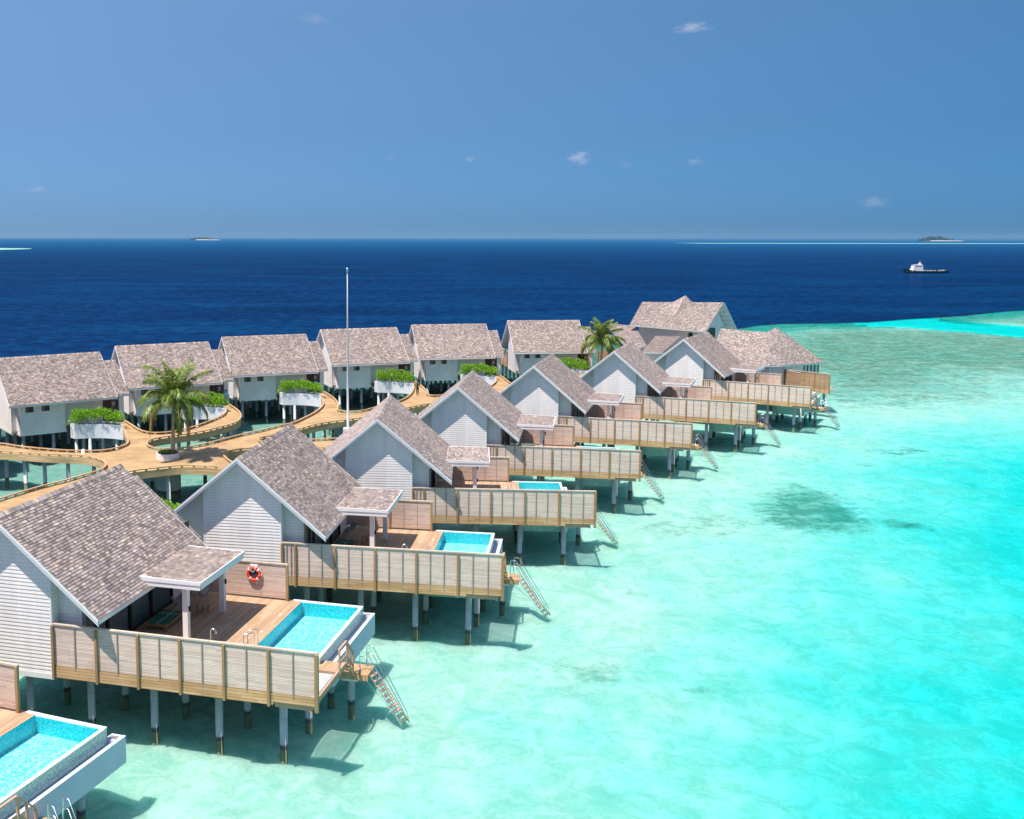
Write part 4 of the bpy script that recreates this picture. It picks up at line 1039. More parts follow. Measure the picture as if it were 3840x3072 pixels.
# ------------------------------------------------------------------ coconut palms
def palm(name, base, top, seed, n_fr, label, spread=3.1, dry=2):
    rnd = random.Random(seed); root = empty(name, base); tag(root, label, 'palm tree', 'palms on the boardwalk')
    T = Vector(top) - Vector(base)
    b = MB(); P, RR = [], []
    for i in range(13):
        t_ = i / 12; P.append(Vector((T.x * t_ ** 1.4, T.y * t_, T.z * t_))); RR.append(.20 - .075 * min(1, t_ * 2.2) + (.05 if i == 12 else 0))
    b.tube(P, RR, 12); b.build('trunk', M['trunk'], root)
    g, gd, rb = MB(), MB(), MB()
    for k_ in range(n_fr):
        az = k_ * 2.399 + rnd.uniform(-.25, .25); fr_ = k_ / (n_fr - 1)
        el = R(92 - 108 * fr_ ** 1.12) + rnd.uniform(-.08, .08)
        L = spread * rnd.uniform(.92, 1.12) * (1.05 if fr_ < .5 else 1.)
        isdry = k_ >= n_fr - dry
        pts = []; p = T + Vector((math.cos(az), math.sin(az), 0)) * .12; e = el; ns = 22
        droop = rnd.uniform(.8, 1.15) * (.8 if fr_ < .35 else (1.35 if fr_ < .7 else 1.1)) * (1.4 if isdry else 1)
        for i in range(ns + 1):
            pts.append(p.copy()); p = p + Vector((math.cos(az) * math.cos(e), math.sin(az) * math.cos(e), math.sin(e))) * (L / ns); e -= droop * (L / ns) * (.25 + 1.1 * i / ns) * .62
            e = max(e, -1.5)
        rad = [.034 * (1 - .85 * i / ns) + .004 for i in range(ns + 1)]
        rb.tube(pts, rad, 5)
        side0 = Vector((-math.sin(az), math.cos(az), 0)); tgt = MB() if isdry else g
        tw = rnd.uniform(-.5, .5)
        for i in range(3, ns * 3):
            s_ = i / 3; i0 = int(s_); f_ = s_ - i0
            if i0 >= ns: break
            c = pts[i0].lerp(pts[i0 + 1], f_); d = (pts[i0 + 1] - pts[i0]).normalized(); t_ = s_ / ns
            upv = side0.cross(d).normalized(); sd = (side0 * math.cos(tw) + upv * math.sin(tw)).normalized()
            LL = .92 * math.sin(math.pi * (.12 + .83 * t_)) ** .7 * rnd.uniform(.8, 1.1) * spread / 3.1
            for sg in (-1, 1):
                if rnd.random() < .06: continue
                q = (sd * sg * .85 + d * (.55 + .5 * t_) + Vector((0, 0, -.10 - .55 * rnd.random())) + Vector((rnd.uniform(-.1, .1), rnd.uniform(-.1, .1), 0))).normalized()
                m_ = c + q * LL * .5; q2 = (q + Vector((0, 0, -.9 - .8 * rnd.random()))).normalized(); tip = m_ + q2 * LL * .55
                w = .030 if not isdry else .016
                wv = d.cross(q).cross(q).normalized() * w if d.cross(q).length > .01 else side0 * w
                tgt.face([c - wv, m_ - wv, m_ + wv, c + wv]); tgt.face([m_ - wv, tip, m_ + wv])
        if isdry: tgt.build('dead_frond', M['palmdry'], root)
    cr = g.build('crown', M['palm'], root); rb.build('midrib', M['rachis'], cr)
    b = MB()
    for i in range(14):
        a = rnd.uniform(0, 6.28); c = T + Vector((math.cos(a) * .16, math.sin(a) * .16, rnd.uniform(-.45, .0)))
        rr = rnd.uniform(.05, .11); b.tube([c - Vector((0, 0, rr)), c - Vector((0, 0, rr * .5)), c, c + Vector((0, 0, rr * .6)), c + Vector((0, 0, rr))], [.01, rr * .85, rr, rr * .7, .01], 8)
    b.build('coconut_cluster', M['palmdry'], root)
    return root
def pot(c, label, drum=True):
    root = empty('palm_pot', (c[0], c[1], 0)); tag(root, label, 'planter')
    b = MB(); n_ = 36
    for i in range(n_):
        a0, a1 = 2 * math.pi * i / n_, 2 * math.pi * (i + 1) / n_
        def q(a, r_, z): return (math.cos(a) * r_, math.sin(a) * r_, z)
        b.face([q(a0, .92, 0), q(a1, .92, 0), q(a1, .92, .46), q(a0, .92, .46)], smooth=True); b.face([q(a0, .92, .46), q(a1, .92, .46), q(a1, .80, .46), q(a0, .80, .46)])
        b.face([q(a0, .80, .46), q(a1, .80, .46), q(a1, .80, .3), q(a0, .80, .3)])
    b.build('wall', M['plaster'], root)
    b = MB(); b.face([(math.cos(2 * math.pi * i / 24) * .81, math.sin(2 * math.pi * i / 24) * .81, .34) for i in range(24)]); b.build('soil', M['soil'], root)
    if drum:
        b = MB(); b.tube([(0, 0, BED_Z - .3), (0, 0, -.19)], .95, 32); b.build('pier_drum', M['concrete'], root)
PB = (-18.05, 79.75)
pot(PB, 'round white pot at the foot of the nearer palm')
palm('coconut_palm', (-17.66, 79.75, .34), (-17.50, 79.75, 4.75), 21, 27, 'coconut palm in the round white pot on the boardwalk, nearer of two', 3.35)
pot((25.3, 127.4), 'round white pot under the far palm beside the rightmost sea side villa', False)
palm('coconut_palm', (25.55, 127.4, .34), (25.75, 127.4, 4.5), 8, 27, 'coconut palm beyond the lagoon roofs beside the tall end pavilion, farther of two', 3.3)
b = MB(); rnd = random.Random(9)
for i in range(900):
    a, r_ = rnd.uniform(0, 6.28), .74 * math.sqrt(rnd.random()); c = Vector((math.cos(a) * r_, math.sin(a) * r_, .36 + rnd.random() * .32 * (1 - r_ * .6)))
    d = Vector((math.cos(a) * .6 + rnd.uniform(-.6, .6), math.sin(a) * .6 + rnd.uniform(-.6, .6), 1)).normalized(); s = d.cross(Vector((rnd.uniform(-1, 1), rnd.uniform(-1, 1), 0))).normalized()
    b.face([c, c + d * .08 + s * .02, c + d * .15, c + d * .08 - s * .02])
o = b.build('pot_greenery', M['palm']); o.location = (PB[0], PB[1], 0); tag(o, 'low dark green plants filling the round white pot around the palm trunk', 'plant')

# ------------------------------------------------------------------ flagpole
fp = empty('flagpole', (-4.43, 92.9, 0)); tag(fp, 'tall bare grey flagpole with a small finial, standing beside the boardwalk', 'flagpole')
b = MB(); b.tube([(0, 0, .02), (0, 0, 5), (0, 0, 10), (0, 0, 14.25)], [.115, .10, .07, .042], 14); b.build('pole', m_plain('pole_paint', (.50, .52, .53), .45, .06, 1), fp)
b = MB(); b.tube([(0, 0, 14.25), (0, 0, 14.32), (0, 0, 14.38), (0, 0, 14.5), (0, 0, 14.62), (0, 0, 14.70)], [.07, .12, .09, .13, .10, .02], 12); b.build('finial', M['chrome'], fp)
b = MB(); b.box(-.42, .42, -.42, .42, -.5, -.02); b.box(-.2, .2, -.2, .2, -.02, .03); b.build('pedestal', M['plaster'], fp)
b = MB(); b.tube([(0, 0, BED_Z - .3), (0, 0, -.5)], .22, 12); b.build('pile', M['concrete'], fp)
o = one('bollard_light', M['trim'], lambda b: b.tube([(0, 0, 0), (0, 0, .16), (0, 0, .28), (0, 0, .34)], [.17, .17, .14, .04], 14)); o.location = (-25.35, 81.7, 0)
tag(o, 'small white dome lamp standing on the boardwalk near the left railing', 'lamp')

# ------------------------------------------------------------------ furniture on the first two decks
M['canvas'] = None
def m_canvas():
    t = NT('green_canvas'); s = t.sep(t.coord())
    def band(v, c, w): return t.math('LESS_THAN', t.math('ABSOLUTE', t.math('SUBTRACT', v, c)), w)
    dash = t.math('GREATER_THAN', t.math('SINE', t.math('MULTIPLY', s[1], 34.)), -.2); dash2 = t.math('GREATER_THAN', t.math('SINE', t.math('MULTIPLY', s[0], 34.)), -.2)
    a = t.math('MULTIPLY', band(s[0], .0, .045), dash); b_ = t.math('MULTIPLY', band(s[1], .42, .04), dash2); c_ = t.math('MULTIPLY', band(s[1], .60, .03), dash2)
    f = t.math('MAXIMUM', a, t.math('MAXIMUM', b_, c_))
    return t.done(t.pbr(t.mix(f, (.022, .16, .12), (.50, .58, .50)), .9))
M['canvas'] = m_canvas()
M['teak'] = m_plain('teak_wood', (.36, .19, .06), .5, .2, 6)
M['cush'] = m_plain('pale_seat_canvas', (.56, .60, .64), .9, .05, 6)
def daybed(k, x, y, rz, label):
    r_ = empty('sunbed', wloc(k, x, y), VP[k][2] + rz); tag(r_, label, 'sunbed')
    b = MB(); b.box(-.55, .55, -.92, -.86, .22, .30); b.box(-.55, .55, .86, .92, .22, .30); b.box(-.55, -.49, -.86, .86, .22, .30); b.box(.49, .55, -.86, .86, .22, .30)
    b.build('frame', M['teak'], r_)
    for (a, c) in ((-.52, -.89), (.52, -.89), (-.52, .89), (.52, .89)): boxp('leg', M['teak'], r_, a - .035, a + .035, c - .035, c + .035, 0, .36)
    b = MB(); N = 10
    for i in range(N):
        for j in range(N):
            def z(i, j): return .32 - .035 * math.sin(math.pi * i / N)
            u = lambda i: -.50 + 1.0 * i / N; v = lambda j: -.86 + 1.72 * j / N
            b.face([(u(i), v(j), z(i, j)), (u(i + 1), v(j), z(i + 1, j)), (u(i + 1), v(j + 1), z(i + 1, j + 1)), (u(i), v(j + 1), z(i, j + 1))], smooth=True)
    b.build('sling', M['canvas'], r_)
def table(k, x, y, label):
    r_ = empty('side_table', wloc(k, x, y), VP[k][2]); tag(r_, label, 'table')
    b = MB(); b.tube([(0, 0, .44), (0, 0, .48)], .33, 24); b.build('top', M['newwood'], r_)
    for a in (0.3, 1.87, 3.44, 5.01): boxp('leg', M['teak'], r_, .25 * math.cos(a) - .02, .25 * math.cos(a) + .02, .25 * math.sin(a) - .02, .25 * math.sin(a) + .02, 0, .44)
def chair(k, x, y, rz, label):
    r_ = empty('sling_chair', wloc(k, x, y), VP[k][2] + rz); tag(r_, label, 'chair')
    b = MB()
    C4 = [(-.32, -.30, .62), (.32, -.30, .62), (.34, .34, .98), (-.34, .34, .98)]; G = [(.30, .32, 0), (-.30, .32, 0), (-.30, -.30, 0), (.30, -.30, 0)]
    for a, g_ in zip(C4, G): b.tube([a, ((a[0] + g_[0]) / 2, (a[1] + g_[1]) / 2, .30), g_], .011, 6)
    for i in range(4): b.tube([G[i], G[(i + 1) % 4]], .011, 6)
    b.build('frame', M['chrome'], r_)
    b = MB(); N = 10
    def pt(i, j):
        u, v = i / N, j / N
        p = (Vector(C4[0]) * (1 - u) + Vector(C4[1]) * u) * (1 - v) + (Vector(C4[3]) * (1 - u) + Vector(C4[2]) * u) * v
        w = math.sin(math.pi * u) ** .7 * .9 + .1; sag = .34 * math.sin(math.pi * min(1, v * 1.25 + .0)) if v < .8 else .0
        inw = math.sin(math.pi * v) * .10
        p.x *= (1 - inw * 2); p.z -= (.06 + .34 * math.sin(math.pi * v ** .8)) * (w if 0 < i < N else .15 if v in (0, 1) else .55)
        return p
    for i in range(N):
        for j in range(N): b.face([pt(i, j), pt(i + 1, j), pt(i + 1, j + 1), pt(i, j + 1)], smooth=True)
    b.build('seat', M['cush'], r_)
daybed(1, 4.15, 6.2, .0, 'green canvas sunbed with white dashes in the porch shade of the nearest whole villa')
daybed(2, 4.15, 5.9, .0, 'green canvas sunbed in the porch shade of the second whole villa')
table(1, 5.17, 7.95, 'round wooden side table beside the chairs on the nearest whole deck')
table(2, 5.15, 7.3, 'round wooden side table on the second deck, left of the porch posts')
chair(1, 3.95, 7.9, -.9, 'pale sling chair against the glass on the nearest whole deck')
chair(1, 4.75, 8.9, -2.6, 'pale sling chair behind the round table on the nearest whole deck')
chair(2, 4.0, 7.9, -.9, 'pale wire framed sling chair on the second deck beside the table')

# life ring on the screen of the nearest villa
lr = empty('life_ring', wloc(1, 6.75, 10.30, 1.22), VP[1][2]); tag(lr, 'orange life ring with white bands hanging on the slatted screen', 'life ring')
def torus(b, Rm, r_, a0, a1, ns=24, nr=10, mi=0):
    pts = [(Rm * math.cos(a0 + (a1 - a0) * i / ns), 0, Rm * math.sin(a0 + (a1 - a0) * i / ns)) for i in range(ns + 1)]; b.tube(pts, r_, nr, mi)
b = MB(); torus(b, .30, .085, 0, 2 * math.pi, 36); b.build('ring', m_plain('orange_red_foam', (.80, .07, .025), .5, .05, 4), lr)
for k_ in range(4):
    b = MB(); a = math.pi / 4 + k_ * math.pi / 2; torus(b, .30, .090, a - .11, a + .11, 6); b.build('band', M['trim'], lr)
b = MB(); torus(b, .405, .012, 0, 2 * math.pi, 40, 6)
b.tube([(-.14, -.10, .46), (-.10, -.12, .22), (0, -.13, .12), (.10, -.12, .22), (.14, -.10, .46)], .014, 6); b.tube([(.1, -.1, -.2), (.2, -.1, -.42), (.16, -.09, -.52)], .012, 6); b.build('rope', M['hemp'], lr)
b = MB(); b.box(-.20, .20, -.02, .06, .34, .46); b.box(-.03, .03, .0, .06, .30, .34); b.build('bracket', M['trim'], lr)
b = MB(); b.box(-.17, .17, .02, .075, -.17, .17); b.build('backplate', m_plain('dark_backplate', (.06, .06, .09), .6, .2, 8), lr)

# ------------------------------------------------------------------ people on the boardwalk
def person(loc, rz, h, shirt, pants, label, stride=0., arms=0.25, pack=None):
    V_, E_, Rr = [], [], []
    def add(p, r_, par=None):
        V_.append(p); Rr.append(r_)
        if par is not None: E_.append((par, len(V_) - 1))
        return len(V_) - 1
    pel = add((0, 0, .53), .085); ab = add((0, 0, .62), .075, pel); ch = add((0, .005, .74), .088, ab); nk0 = add((0, 0, .82), .045, ch); nk = add((0, 0, .855), .032, nk0)
    hd = add((0, .008, .905), .052, nk); ht = add((0, .0, .965), .046, hd)
    for sg in (-1, 1):
        hp = add((sg * .055, 0, .50), .062, pel); kn = add((sg * .06, sg * stride * .5 + .01, .28), .043, hp); an = add((sg * .06, sg * stride - .01, .045), .028, kn); add((sg * .065, sg * stride + .08, .02), .022, an)
        sh = add((sg * .115, 0, .80), .036, nk0); elb = add((sg * (.13 + arms * .12), -.01, .64), .028, sh); wr = add((sg * (.13 + arms * .06), .06 + arms * .1, .53), .02, elb); add((sg * (.13 + arms * .05), .085 + arms * .12, .485), .019, wr)
    me = bpy.data.meshes.new('person'); me.from_pydata([tuple(c * h for c in p) for p in V_], E_, []); o = bpy.data.objects.new('person', me); COL.objects.link(o)
    m_ = o.modifiers.new('skin', 'SKIN'); sv = me.skin_vertices[0].data
    for i, r_ in enumerate(Rr): sv[i].radius = (r_ * h, r_ * h * (.8 if i in (1, 2) else 1))
    sv[0].use_root = True
    s_ = o.modifiers.new('sub', 'SUBSURF'); s_.levels = 2
    dg = bpy.context.evaluated_depsgraph_get(); nm = bpy.data.meshes.new_from_object(o.evaluated_get(dg)); o.modifiers.clear(); o.data = nm
    for m2 in (m_plain('skin_tone', (.22, .11, .07), .6, .05, 4), m_plain('shirt_cloth', shirt, .85, .08, 6), m_plain('trouser_cloth', pants, .85, .08, 6)): nm.materials.append(m2)
    for p in nm.polygons:
        z, x, y = p.center.z / h, abs(p.center.x) / h, p.center.y / h
        p.material_index = 2 if z < .53 and x < .12 and z > .05 else (1 if .53 <= z < .835 and not (x > .11 and z < .66) else 0); p.use_smooth = True
    o.location = loc; o.rotation_euler = (0, 0, rz); tag(o, label, 'person', 'people on the boardwalk')
    b = MB(); b.tube([(0, -.004 * h, .925 * h), (0, -.006 * h, .95 * h), (0, -.006 * h, .985 * h), (0, -.004 * h, 1.012 * h), (0, 0, 1.02 * h)], [.058 * h, .060 * h, .055 * h, .035 * h, .01], 12); b.build('hair', m_plain('dark_hair', (.02, .015, .012), .5, .1, 5), o)
    if pack: b = MB(); b.box(-.05 * h, .05 * h, -.098 * h, -.085 * h, .70 * h, .78 * h); b.build('back_print', M['trim'], o)
    return o
person((2.02, 119.9, 0), 2.6, 1.50, (.04, .50, .68), (.10, .12, .16), 'person in bright blue shirt at the villa door right of the flagpole', .06, .8)
person((2.36, 112.8, 0), 3.3, 1.62, (.035, .03, .05), (.03, .03, .045), 'person in dark clothes walking on the boardwalk right of the flagpole', .09, .5)
person((-17.75, 105.8, 0), .1, 1.62, (.04, .46, .66), (.30, .31, .34), 'person in blue shirt and grey trousers seen from behind beside the palm', .0, .6, True)
person(wloc(-3, -4.4, 9.6), .4, 1.60, (.03, .36, .55), (.06, .06, .08), 'person in blue half hidden behind the shrub at the dark villa door', .0, .3)

# ------------------------------------------------------------------ end pavilions
def roof_quad(b, ridge0, ridge1, eave1, eave0, mi=0, v0=0.):
    """shingle courses between the ridge edge (0->1) and the eave edge (0->1)"""
    r0, r1, e0, e1 = map(Vector, (ridge0, ridge1, eave0, eave1))
    n_ = max(2, int(((e0 - r0).length + (e1 - r1).length) / 2 / .15)); nr = (r1 - r0).cross(e0 - r0)
    if nr.length < 1e-6: nr = (e1 - r1).cross(e0 - r0)
    nr.normalize()
    if nr.z < 0: nr = -nr
    for i in range(n_):
        a, c = i / n_, (i + 1) / n_
        A0, A1, C0, C1 = r0.lerp(e0, a) + nr * .004, r1.lerp(e1, a) + nr * .004, r0.lerp(e0, c) + nr * .022, r1.lerp(e1, c) + nr * .022
        D0, D1 = r0.lerp(e0, c), r1.lerp(e1, c)
        wa, wc = (A1 - A0).length, (C1 - C0).length
        b.face([A0, A1, C1, C0], mi, [(-wa / 2, v0 + i * .14), (wa / 2, v0 + i * .14), (wc / 2, v0 + (i + .99) * .14), (-wc / 2, v0 + (i + .99) * .14)])
        b.face([C0, C1, D1, D0], mi, [(0, v0 + (i + .99) * .14)] * 4)
        dn = Vector((0, 0, -.17)); b.face([r0.lerp(e0, a) + dn, r1.lerp(e1, a) + dn, D1 + dn, D0 + dn], mi + 1)
        for X0, X1 in ((r0.lerp(e0, a), D0), (r1.lerp(e1, a), D1)): b.face([X0, X1, X1 + dn, X0 + dn], mi + 1)
    b.face([e0, e1, e1 + Vector((0, 0, -.17)), e0 + Vector((0, 0, -.17))], mi + 1)
def slab(b, pts, dz, mi):
    P = [Vector(p) - Vector((0, 0, .012)) for p in pts]; Q = [p - Vector((0, 0, dz)) for p in P]
    b.face(Q, mi)
    for i in range(len(P)): b.face([P[i], P[(i + 1) % len(P)], Q[(i + 1) % len(P)], Q[i]], mi)
def wall_quad(b, p0, p1, z0, z1, lap=.14):
    L = math.hypot(p1[0] - p0[0], p1[1] - p0[1]); nx, ny = (p1[1] - p0[1]) / L, -(p1[0] - p0[0]) / L
    lap_wall(b, p0, p1, z0, [(0, z1), (L, z1)], (nx, ny), lap=lap)
p1 = empty('end_pavilion', (41, 146, 0)); tag(p1, 'tall end pavilion with a peaked bump in its long shingled roof', 'pavilion')
off = Vector((-41, -146, 0))
def q(x, y, z): return Vector((x, y, z)) + off
RL, RRt = q(35.3, 147, 8.3), q(46.6, 146, 8.3); EL, ER = q(32.75, 143.4, 5.3), q(42.55, 140.6, 4.65); BR, BL = q(49.3, 148.3, 4.3), q(39.0, 151, 4.6)
b = MB(); roof_quad(b, RL, RRt, ER, EL); roof_quad(b, RL, RRt, BR, BL, v0=20)

AP = q(41.3, 146.6, 9.25); FP = RL.lerp(RRt, .50).lerp(EL.lerp(ER, .50), .62) + Vector((0, 0, .03))
for (A, B_) in ((RL.lerp(RRt, .377), FP), (FP, RL.lerp(RRt, .615))): roof_quad(b, AP, AP, B_, A, v0=40)
roof_quad(b, AP, AP, q(39.6, 148.6, 7.3), RL.lerp(RRt, .377), v0=50); roof_quad(b, AP, AP, q(42.8, 149, 7.2), RL.lerp(RRt, .615), v0=60); roof_quad(b, AP, AP, q(42.8, 149, 7.2), q(39.6, 148.6, 7.3), v0=70)
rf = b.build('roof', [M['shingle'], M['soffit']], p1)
b = MB()
for (A, B_) in ((RRt, ER), (RRt, BR), (RL, EL), (RL, BL)):
    o_ = Vector((.06 if A is RRt else -.06, 0, 0)); b.face([A + o_ + Vector((0, 0, .03)), B_ + o_ + Vector((0, 0, .03)), B_ + o_ - Vector((0, 0, .30)), A + o_ - Vector((0, 0, .30))])
    b.face([A + o_ * 2 - Vector((0, 0, .0)), B_ + o_ * 2 - Vector((0, 0, .0)), B_ + o_ * 2 - Vector((0, 0, .12)), A + o_ * 2 - Vector((0, 0, .12))])
for i in range(1, 6):
    t_ = i / 6; b.bar(RRt.lerp(ER, t_) + Vector((-1.2, 0, -.25)), RRt.lerp(ER, t_) + Vector((-.05, 0, -.25)), .10, .12); b.bar(RRt.lerp(BR, t_) + Vector((-1.2, 0, -.25)), RRt.lerp(BR, t_) + Vector((-.05, 0, -.25)), .10, .12)
b.build('bargeboard', M['trim'], rf)
b = MB()
W0, W1, W2, W3 = q(34.3, 144.6, 0), q(41.9, 142.6, 0), q(47.6, 147.6, 0), q(39.2, 150, 0)
wall_quad(b, W0, W1, .2, 5.0); wall_quad(b, W1, W2, .2, 4.6); wall_quad(b, W3, W0, .2, 5.0); wall_quad(b, W2, W3, .2, 4.6)
# gable infill, set back under the open end
g0, g1, g2 = ER + Vector((-1.3, .6, -.25)), BR + Vector((-1.5, -.3, -.25)), RRt + Vector((-1.35, 0, -.25))
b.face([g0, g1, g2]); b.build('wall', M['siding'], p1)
b = MB(); m1_, m2_ = g0.lerp(g1, .34), g0.lerp(g1, .62)
b.face([m1_ + Vector((.05, 0, -1.2)), m2_ + Vector((.05, 0, -1.2)), m2_ + Vector((.05, 0, .55)), m1_ + Vector((.05, 0, .55))]); b.build('gable_window', M['darkframe'], p1)
b = MB(); a_, c_ = W0.lerp(W1, .86), W0.lerp(W1, .93); b.bar(a_ + Vector((0, -.06, 3.9)), c_ + Vector((0, -.06, 3.9)), .03, .7); b.build('window', M['darkframe'], p1)
# lean-to roofs in front
b = MB()
A0, A1, B1_, B0_ = q(36.0, 141.9, 3.9), q(39.3, 141.2, 3.9), q(34.6, 132.2, 2.5) + Vector((.3, 1.6, -.05)), q(32.3, 134.2, 2.5)
roof_quad(b, A0, A1, B1_, B0_); 
C0_, C1_, D1_, D0_ = q(29.9, 147.5, 5.2), q(33.9, 145.4, 5.0), q(33.7, 137.3, 3.0), q(31.4, 136.6, 2.4)
roof_quad(b, C0_, C1_, D1_, D0_, v0=30); 
E0_, E1_ = q(28.6, 142.4, 3.1), q(31.2, 135.4, 2.35)
roof_quad(b, C0_, C0_, q(27.2, 143.5, 3.2), q(28.4, 149, 3.4), v0=44)
b.build('lower_roof', [M['shingle'], M['soffit']], p1)
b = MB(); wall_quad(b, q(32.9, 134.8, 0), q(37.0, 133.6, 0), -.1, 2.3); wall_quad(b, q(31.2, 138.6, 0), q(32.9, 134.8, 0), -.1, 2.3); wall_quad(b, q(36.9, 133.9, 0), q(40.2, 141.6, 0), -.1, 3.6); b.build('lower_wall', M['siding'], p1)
b = MB()
for P_ in ([C0_ + Vector((-.9, -1.7, -1.0)), C0_ + Vector((.0, -1.2, -.5))], [C0_ + Vector((.0, -1.2, -.5)), C0_ + Vector((1.0, -3.2, -1.35))]): b.bar(P_[0], P_[1], .10, .26)
b.build('gable_trim', M['trim'], p1)
b = MB(); b.prism([(W0.x - 3, W0.y - 6), (W1.x + 1, W1.y - 7), (W2.x + 1.5, W2.y), (W3.x, W3.y + 1)], -.4, -.02); b.build('deck', M['jetty'], p1)
for i in range(5):
    for j in range(3):
        b = MB(); x, y = -8 + i * 3.7 + j, -8 + j * 5.0; b.tube([(x, y, BED_Z - .3), (x, y, -.4)], .17, 10); b.build('pile', M['concrete'], p1)

p2 = empty('hipped_pavilion', (45, 123, 0)); tag(p2, 'low pavilion with hipped shingled roof at the lagoon end of the row', 'pavilion')
off = Vector((-45, -123, 0))
RL, RRt, AP = q(40.6, 128, 6.12), q(45.05, 124.5, 6.0), q(46.2, 124.3, 6.6)
E0, E1, E2, E3, E4 = q(38.6, 125.3, 2.5), q(43.4, 119.7, 2.5), q(45.4, 119.9, 2.5), q(51.68, 122.76, 2.5), q(49.2, 129.2, 2.5)
b = MB()
roof_quad(b, RL, RRt, E1, E0); roof_quad(b, AP, AP, E2, E1, v0=40); roof_quad(b, RRt, AP, E1 + Vector((.02, 0, 0)), E1, v0=55); roof_quad(b, AP, AP, E3, E2, v0=60); roof_quad(b, AP, AP, E4, E3, v0=80)
BK = q(43.2, 131.6, 2.5); LM = BK.lerp(E4, .6); roof_quad(b, RL, RRt, LM, BK, v0=100); roof_quad(b, RRt, AP, E4, LM, v0=130)
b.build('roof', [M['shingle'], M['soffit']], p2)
b = MB()
ctr = (E1 + E3 + E4) / 3
def inset(p, k_=.16): return p.lerp(Vector((ctr.x, ctr.y, p.z)), k_)
w1_, w2_, w3_, w4_ = inset(E1), inset(E2, .22), inset(E3, .2), inset(E4)
mid = w2_.lerp(w3_, .58)
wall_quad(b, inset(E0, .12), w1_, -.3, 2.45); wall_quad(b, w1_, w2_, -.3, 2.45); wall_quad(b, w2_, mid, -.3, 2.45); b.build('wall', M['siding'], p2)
b = MB(); b.face([(p.x, p.y, z) for p, z in ((mid, -.2), (w3_, -.2), (w3_, 2.4), (mid, 2.4))]); b.face([(p.x, p.y, z) for p, z in ((w3_, -.2), (w4_, -.2), (w4_, 2.4), (w3_, 2.4))]); b.build('glass_wall', m_plain('frosted_glass_panel', (.42, .60, .58), .25, .08, 1.), p2)
b = MB()
for k_ in range(5):
    c = mid.lerp(w3_, k_ / 4); b.box(c.x - .05, c.x + .05, c.y - .08, c.y - .02, -.2, 2.42)
c = w3_; b.box(c.x - .06, c.x + .06, c.y - .06, c.y + .06, -.2, 2.42); b.build('door_frame', M['darkframe'], p2)
b = MB(); b.prism([(inset(E0).x, inset(E0).y), (w1_.x + .3, w1_.y - .2), (w2_.x + .1, w2_.y - .2), (6.6, -3.4), (7.4, .5), (w4_.x, w4_.y)], -.38, -.31); b.build('deck', M['deck'], p2)
for (x, y) in ((-4, 3), (0, -1), (3, -1.2), (6, -2), (0, 4), (4, 4)):
    b = MB(); b.tube([(x, y, BED_Z - .3), (x, y, -.38)], .16, 10); b.build('pile', M['concrete'], p2)
fe = empty('wooden_fence', (46.1, 120.9, 0), math.atan2(-4.47, 3.56)); tag(fe, 'brown slatted fence jutting over the water in front of the hipped pavilion', 'fence')
Lf = 5.75
b = MB(); b.box(0, Lf, -.02, .03, .05, 1.86); b.build('slat_panel', M['slat_tan'], fe)
for x in (.0, 1.9, 3.85, Lf - .08): boxp('post', M['post'], fe, x, x + .10, -.12, -.03, -.42, 1.9)
for x in (.65, 1.28, 2.55, 3.2, 4.5, 5.1): boxp('batten', M['batten'], fe, x, x + .045, -.06, -.03, -.2, 1.88)
boxp('top_rail', M['rail'], fe, 0, Lf + .05, -.06, .06, 1.88, 1.94); boxp('fascia', M['fascia'], fe, 0, Lf, -.03, .04, -.40, .05)
fe2 = empty('wooden_fence', (46.1, 120.9, 0), R(100)); tag(fe2, 'short shaded slatted fence return against the hipped pavilion wall', 'fence')
b = MB(); b.box(-3.4, -.1, -.02, .03, -.2, 1.86); b.build('slat_panel', M['slat_tan'], fe2); boxp('top_rail', M['rail'], fe2, -3.4, 0, -.06, .06, 1.86, 1.92)
ws = empty('wooden_screen', (25.9, 131.2, 0), R(-8)); tag(ws, 'tall orange brown slatted screen behind the far palm', 'screen')
b = MB(); b.box(0, 2.6, 0, .08, -.1, 3.0); b.build('slat_panel', M['slat_tan'], ws)
for x in (0., 1.3, 2.5): boxp('post', M['post'], ws, x, x + .1, -.09, -.005, -.1, 3.05)

# ------------------------------------------------------------------ the boat out at sea
bt = empty('cargo_boat', (312, 607, WATER_Z), R(2)); tag(bt, 'long dark green wooden cargo boat with white wheelhouse far out on the sea', 'boat')
b = MB(); NS = 24; sec = []
for i in range(NS + 1):
    t_ = i / NS; x = -13.5 + 27 * t_
    w = 2.6 * (math.sin(math.pi * min(1, (t_ * .92 + .02))) ** .55); w = max(w, .12 if t_ < .5 else 1.1)
    dk = 1.2 + 1.7 * max(0, (.30 - t_) / .30) ** 1.6 + .25 * max(0, t_ - .8) / .2; kx = x + (.0 if t_ > .15 else .9 * (.15 - t_) / .15)
    sec.append([(x, -w, dk), (kx, -w * .9, .5), (kx, -w * .55, -.7), (kx, 0, -1.0), (kx, w * .55, -.7), (kx, w * .9, .5), (x, w, dk)])
for i in range(NS):
    for j in range(6): b.face([sec[i][j], sec[i + 1][j], sec[i + 1][j + 1], sec[i][j + 1]], 0, smooth=True)
b.face(sec[-1], 0); b.build('hull', m_plain('dark_green_hull', (.012, .045, .045), .5, .2, .5), bt)
b = MB()
for i in range(NS): b.face([(sec[i][0][0], sec[i][0][1] * .95, sec[i][0][2] - .25), (sec[i + 1][0][0], sec[i + 1][0][1] * .95, sec[i + 1][0][2] - .25), (sec[i + 1][6][0], sec[i + 1][6][1] * .95, sec[i + 1][6][2] - .25), (sec[i][6][0], sec[i][6][1] * .95, sec[i][6][2] - .25)])
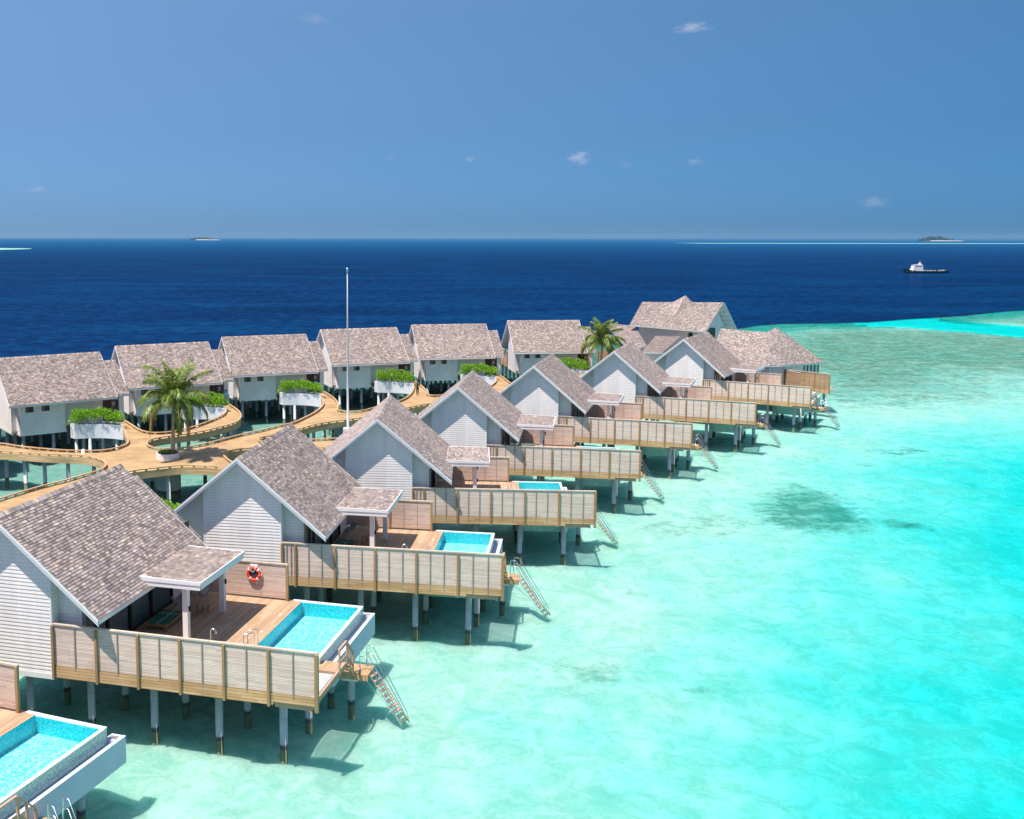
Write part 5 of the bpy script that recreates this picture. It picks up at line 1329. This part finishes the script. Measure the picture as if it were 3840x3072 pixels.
b.bar((-16.2, 0, 3.3), (-13.0, 0, 2.75), .12, .12); b.build('deck', M['greybrown'], bt)
b = MB()
cab = [(-9.2, 1.0), (-8.2, 2.6), (-7.6, 4.6), (-7.9, 5.0), (-2.9, 5.0), (-2.6, 4.0), (-2.2, 1.0)]
for sg in (-1, 1): b.face([(x, sg * 1.8, z) for x, z in cab])
for i in range(len(cab)):
    (xa, za), (xb, zb) = cab[i], cab[(i + 1) % len(cab)]; b.face([(xa, -1.8, za), (xb, -1.8, zb), (xb, 1.8, zb), (xa, 1.8, za)])
b.box(-4.2, -3.2, -.6, .6, 5.0, 5.9); cb = b.build('wheelhouse', M['trim'], bt)
b = MB()
for i in range(5): b.box(-7.4 + i * .9, -6.8 + i * .9, -1.83, -1.80, 3.6, 4.3)
b.build('window', M['darkframe'], cb)
b = MB(); rnd = random.Random(2)
for i in range(16):
    x = -1 + i * .85; s_ = rnd.uniform(.3, .8); y = rnd.uniform(-1, .6); b.box(x, x + s_ * 1.1, y, y + s_, 1.0, 1.25 + rnd.uniform(.1, .7))
b.build('deck_cargo', m_plain('tarpaulin', (.55, .58, .55), .7, .5, .8), bt)
b = MB(); b.tube([(-3.7, 0, 5.9), (-3.7, 0, 7.2)], .05, 6); b.build('mast', M['trim'], bt)

# ------------------------------------------------------------------ islands on the horizon
def island(x, y, wid, dep, hgt, seed, label, beach_ext=1.35):
    root = empty('island', (x, y, WATER_Z)); tag(root, label, 'island', 'low islands on the horizon', 'structure'); rnd = random.Random(seed)
    b = MB(); n_ = 40
    ring = [[(math.cos(2 * math.pi * i / n_) * wid / 2 * beach_ext * f_ + (wid * .25 if f_ > .9 else 0), math.sin(2 * math.pi * i / n_) * dep / 2 * f_, z) for i in range(n_)] for f_, z in ((1.0, -1.), (.93, 3.2), (.5, 6.))]
    for r_ in range(2):
        for i in range(n_): b.face([ring[r_][i], ring[r_][(i + 1) % n_], ring[r_ + 1][(i + 1) % n_], ring[r_ + 1][i]], smooth=True)
    b.face(ring[2]); b.build('beach', m_plain('island_sand', (.62, .55, .45), .9, .1, .02), root)
    b = MB()
    for i in range(420):
        u = rnd.uniform(-1, 1); v = rnd.uniform(-1, 1); e = (1 - abs(u) ** 2.4) * (.55 + .45 * math.sin(u * 5 + seed) ** 2); cx_, cy_ = u * wid / 2, v * dep * .3
        zc = 4 + hgt * e * rnd.uniform(.35, .95); s_ = hgt * rnd.uniform(.10, .22)
        for _ in range(3):
            a = Vector((rnd.gauss(0, 1), rnd.gauss(0, 1), rnd.gauss(0, .7))) * s_; c_ = Vector((rnd.gauss(0, 1), rnd.gauss(0, 1), rnd.gauss(0, .7))) * s_
            p_ = Vector((cx_, cy_, zc)); b.face([p_ - a, p_ + c_, p_ + a, p_ - c_])
    b.build('trees', m_plain('island_foliage', (.05, .10, .06), .9, .2, .02), root)
island(4950, 9500, 290, 160, 38, 3, 'low green island with a pale beach on the horizon at the right')
island(-1960, 10400, 230, 120, 22, 6, 'flat distant island on the horizon left of the flagpole', 1.1)

# ------------------------------------------------------------------ the air
b = MB(); b.box(-16000, 16000, -400, 16000, -14, 75)
hz = b.build('haze', []); hz.data.materials.clear()
_t = NT('haze_air'); _v = _t.n.new('ShaderNodeVolumePrincipled'); _v.inputs['Color'].default_value = (.40, .72, 1.0, 1); _v.inputs['Density'].default_value = 2.4e-5
_v.inputs['Anisotropy'].default_value = .0
_t.l.new(_v.outputs[0], _t.out.inputs['Volume']); hz.data.materials.append(_t.mat); tag(hz, kind='stuff')
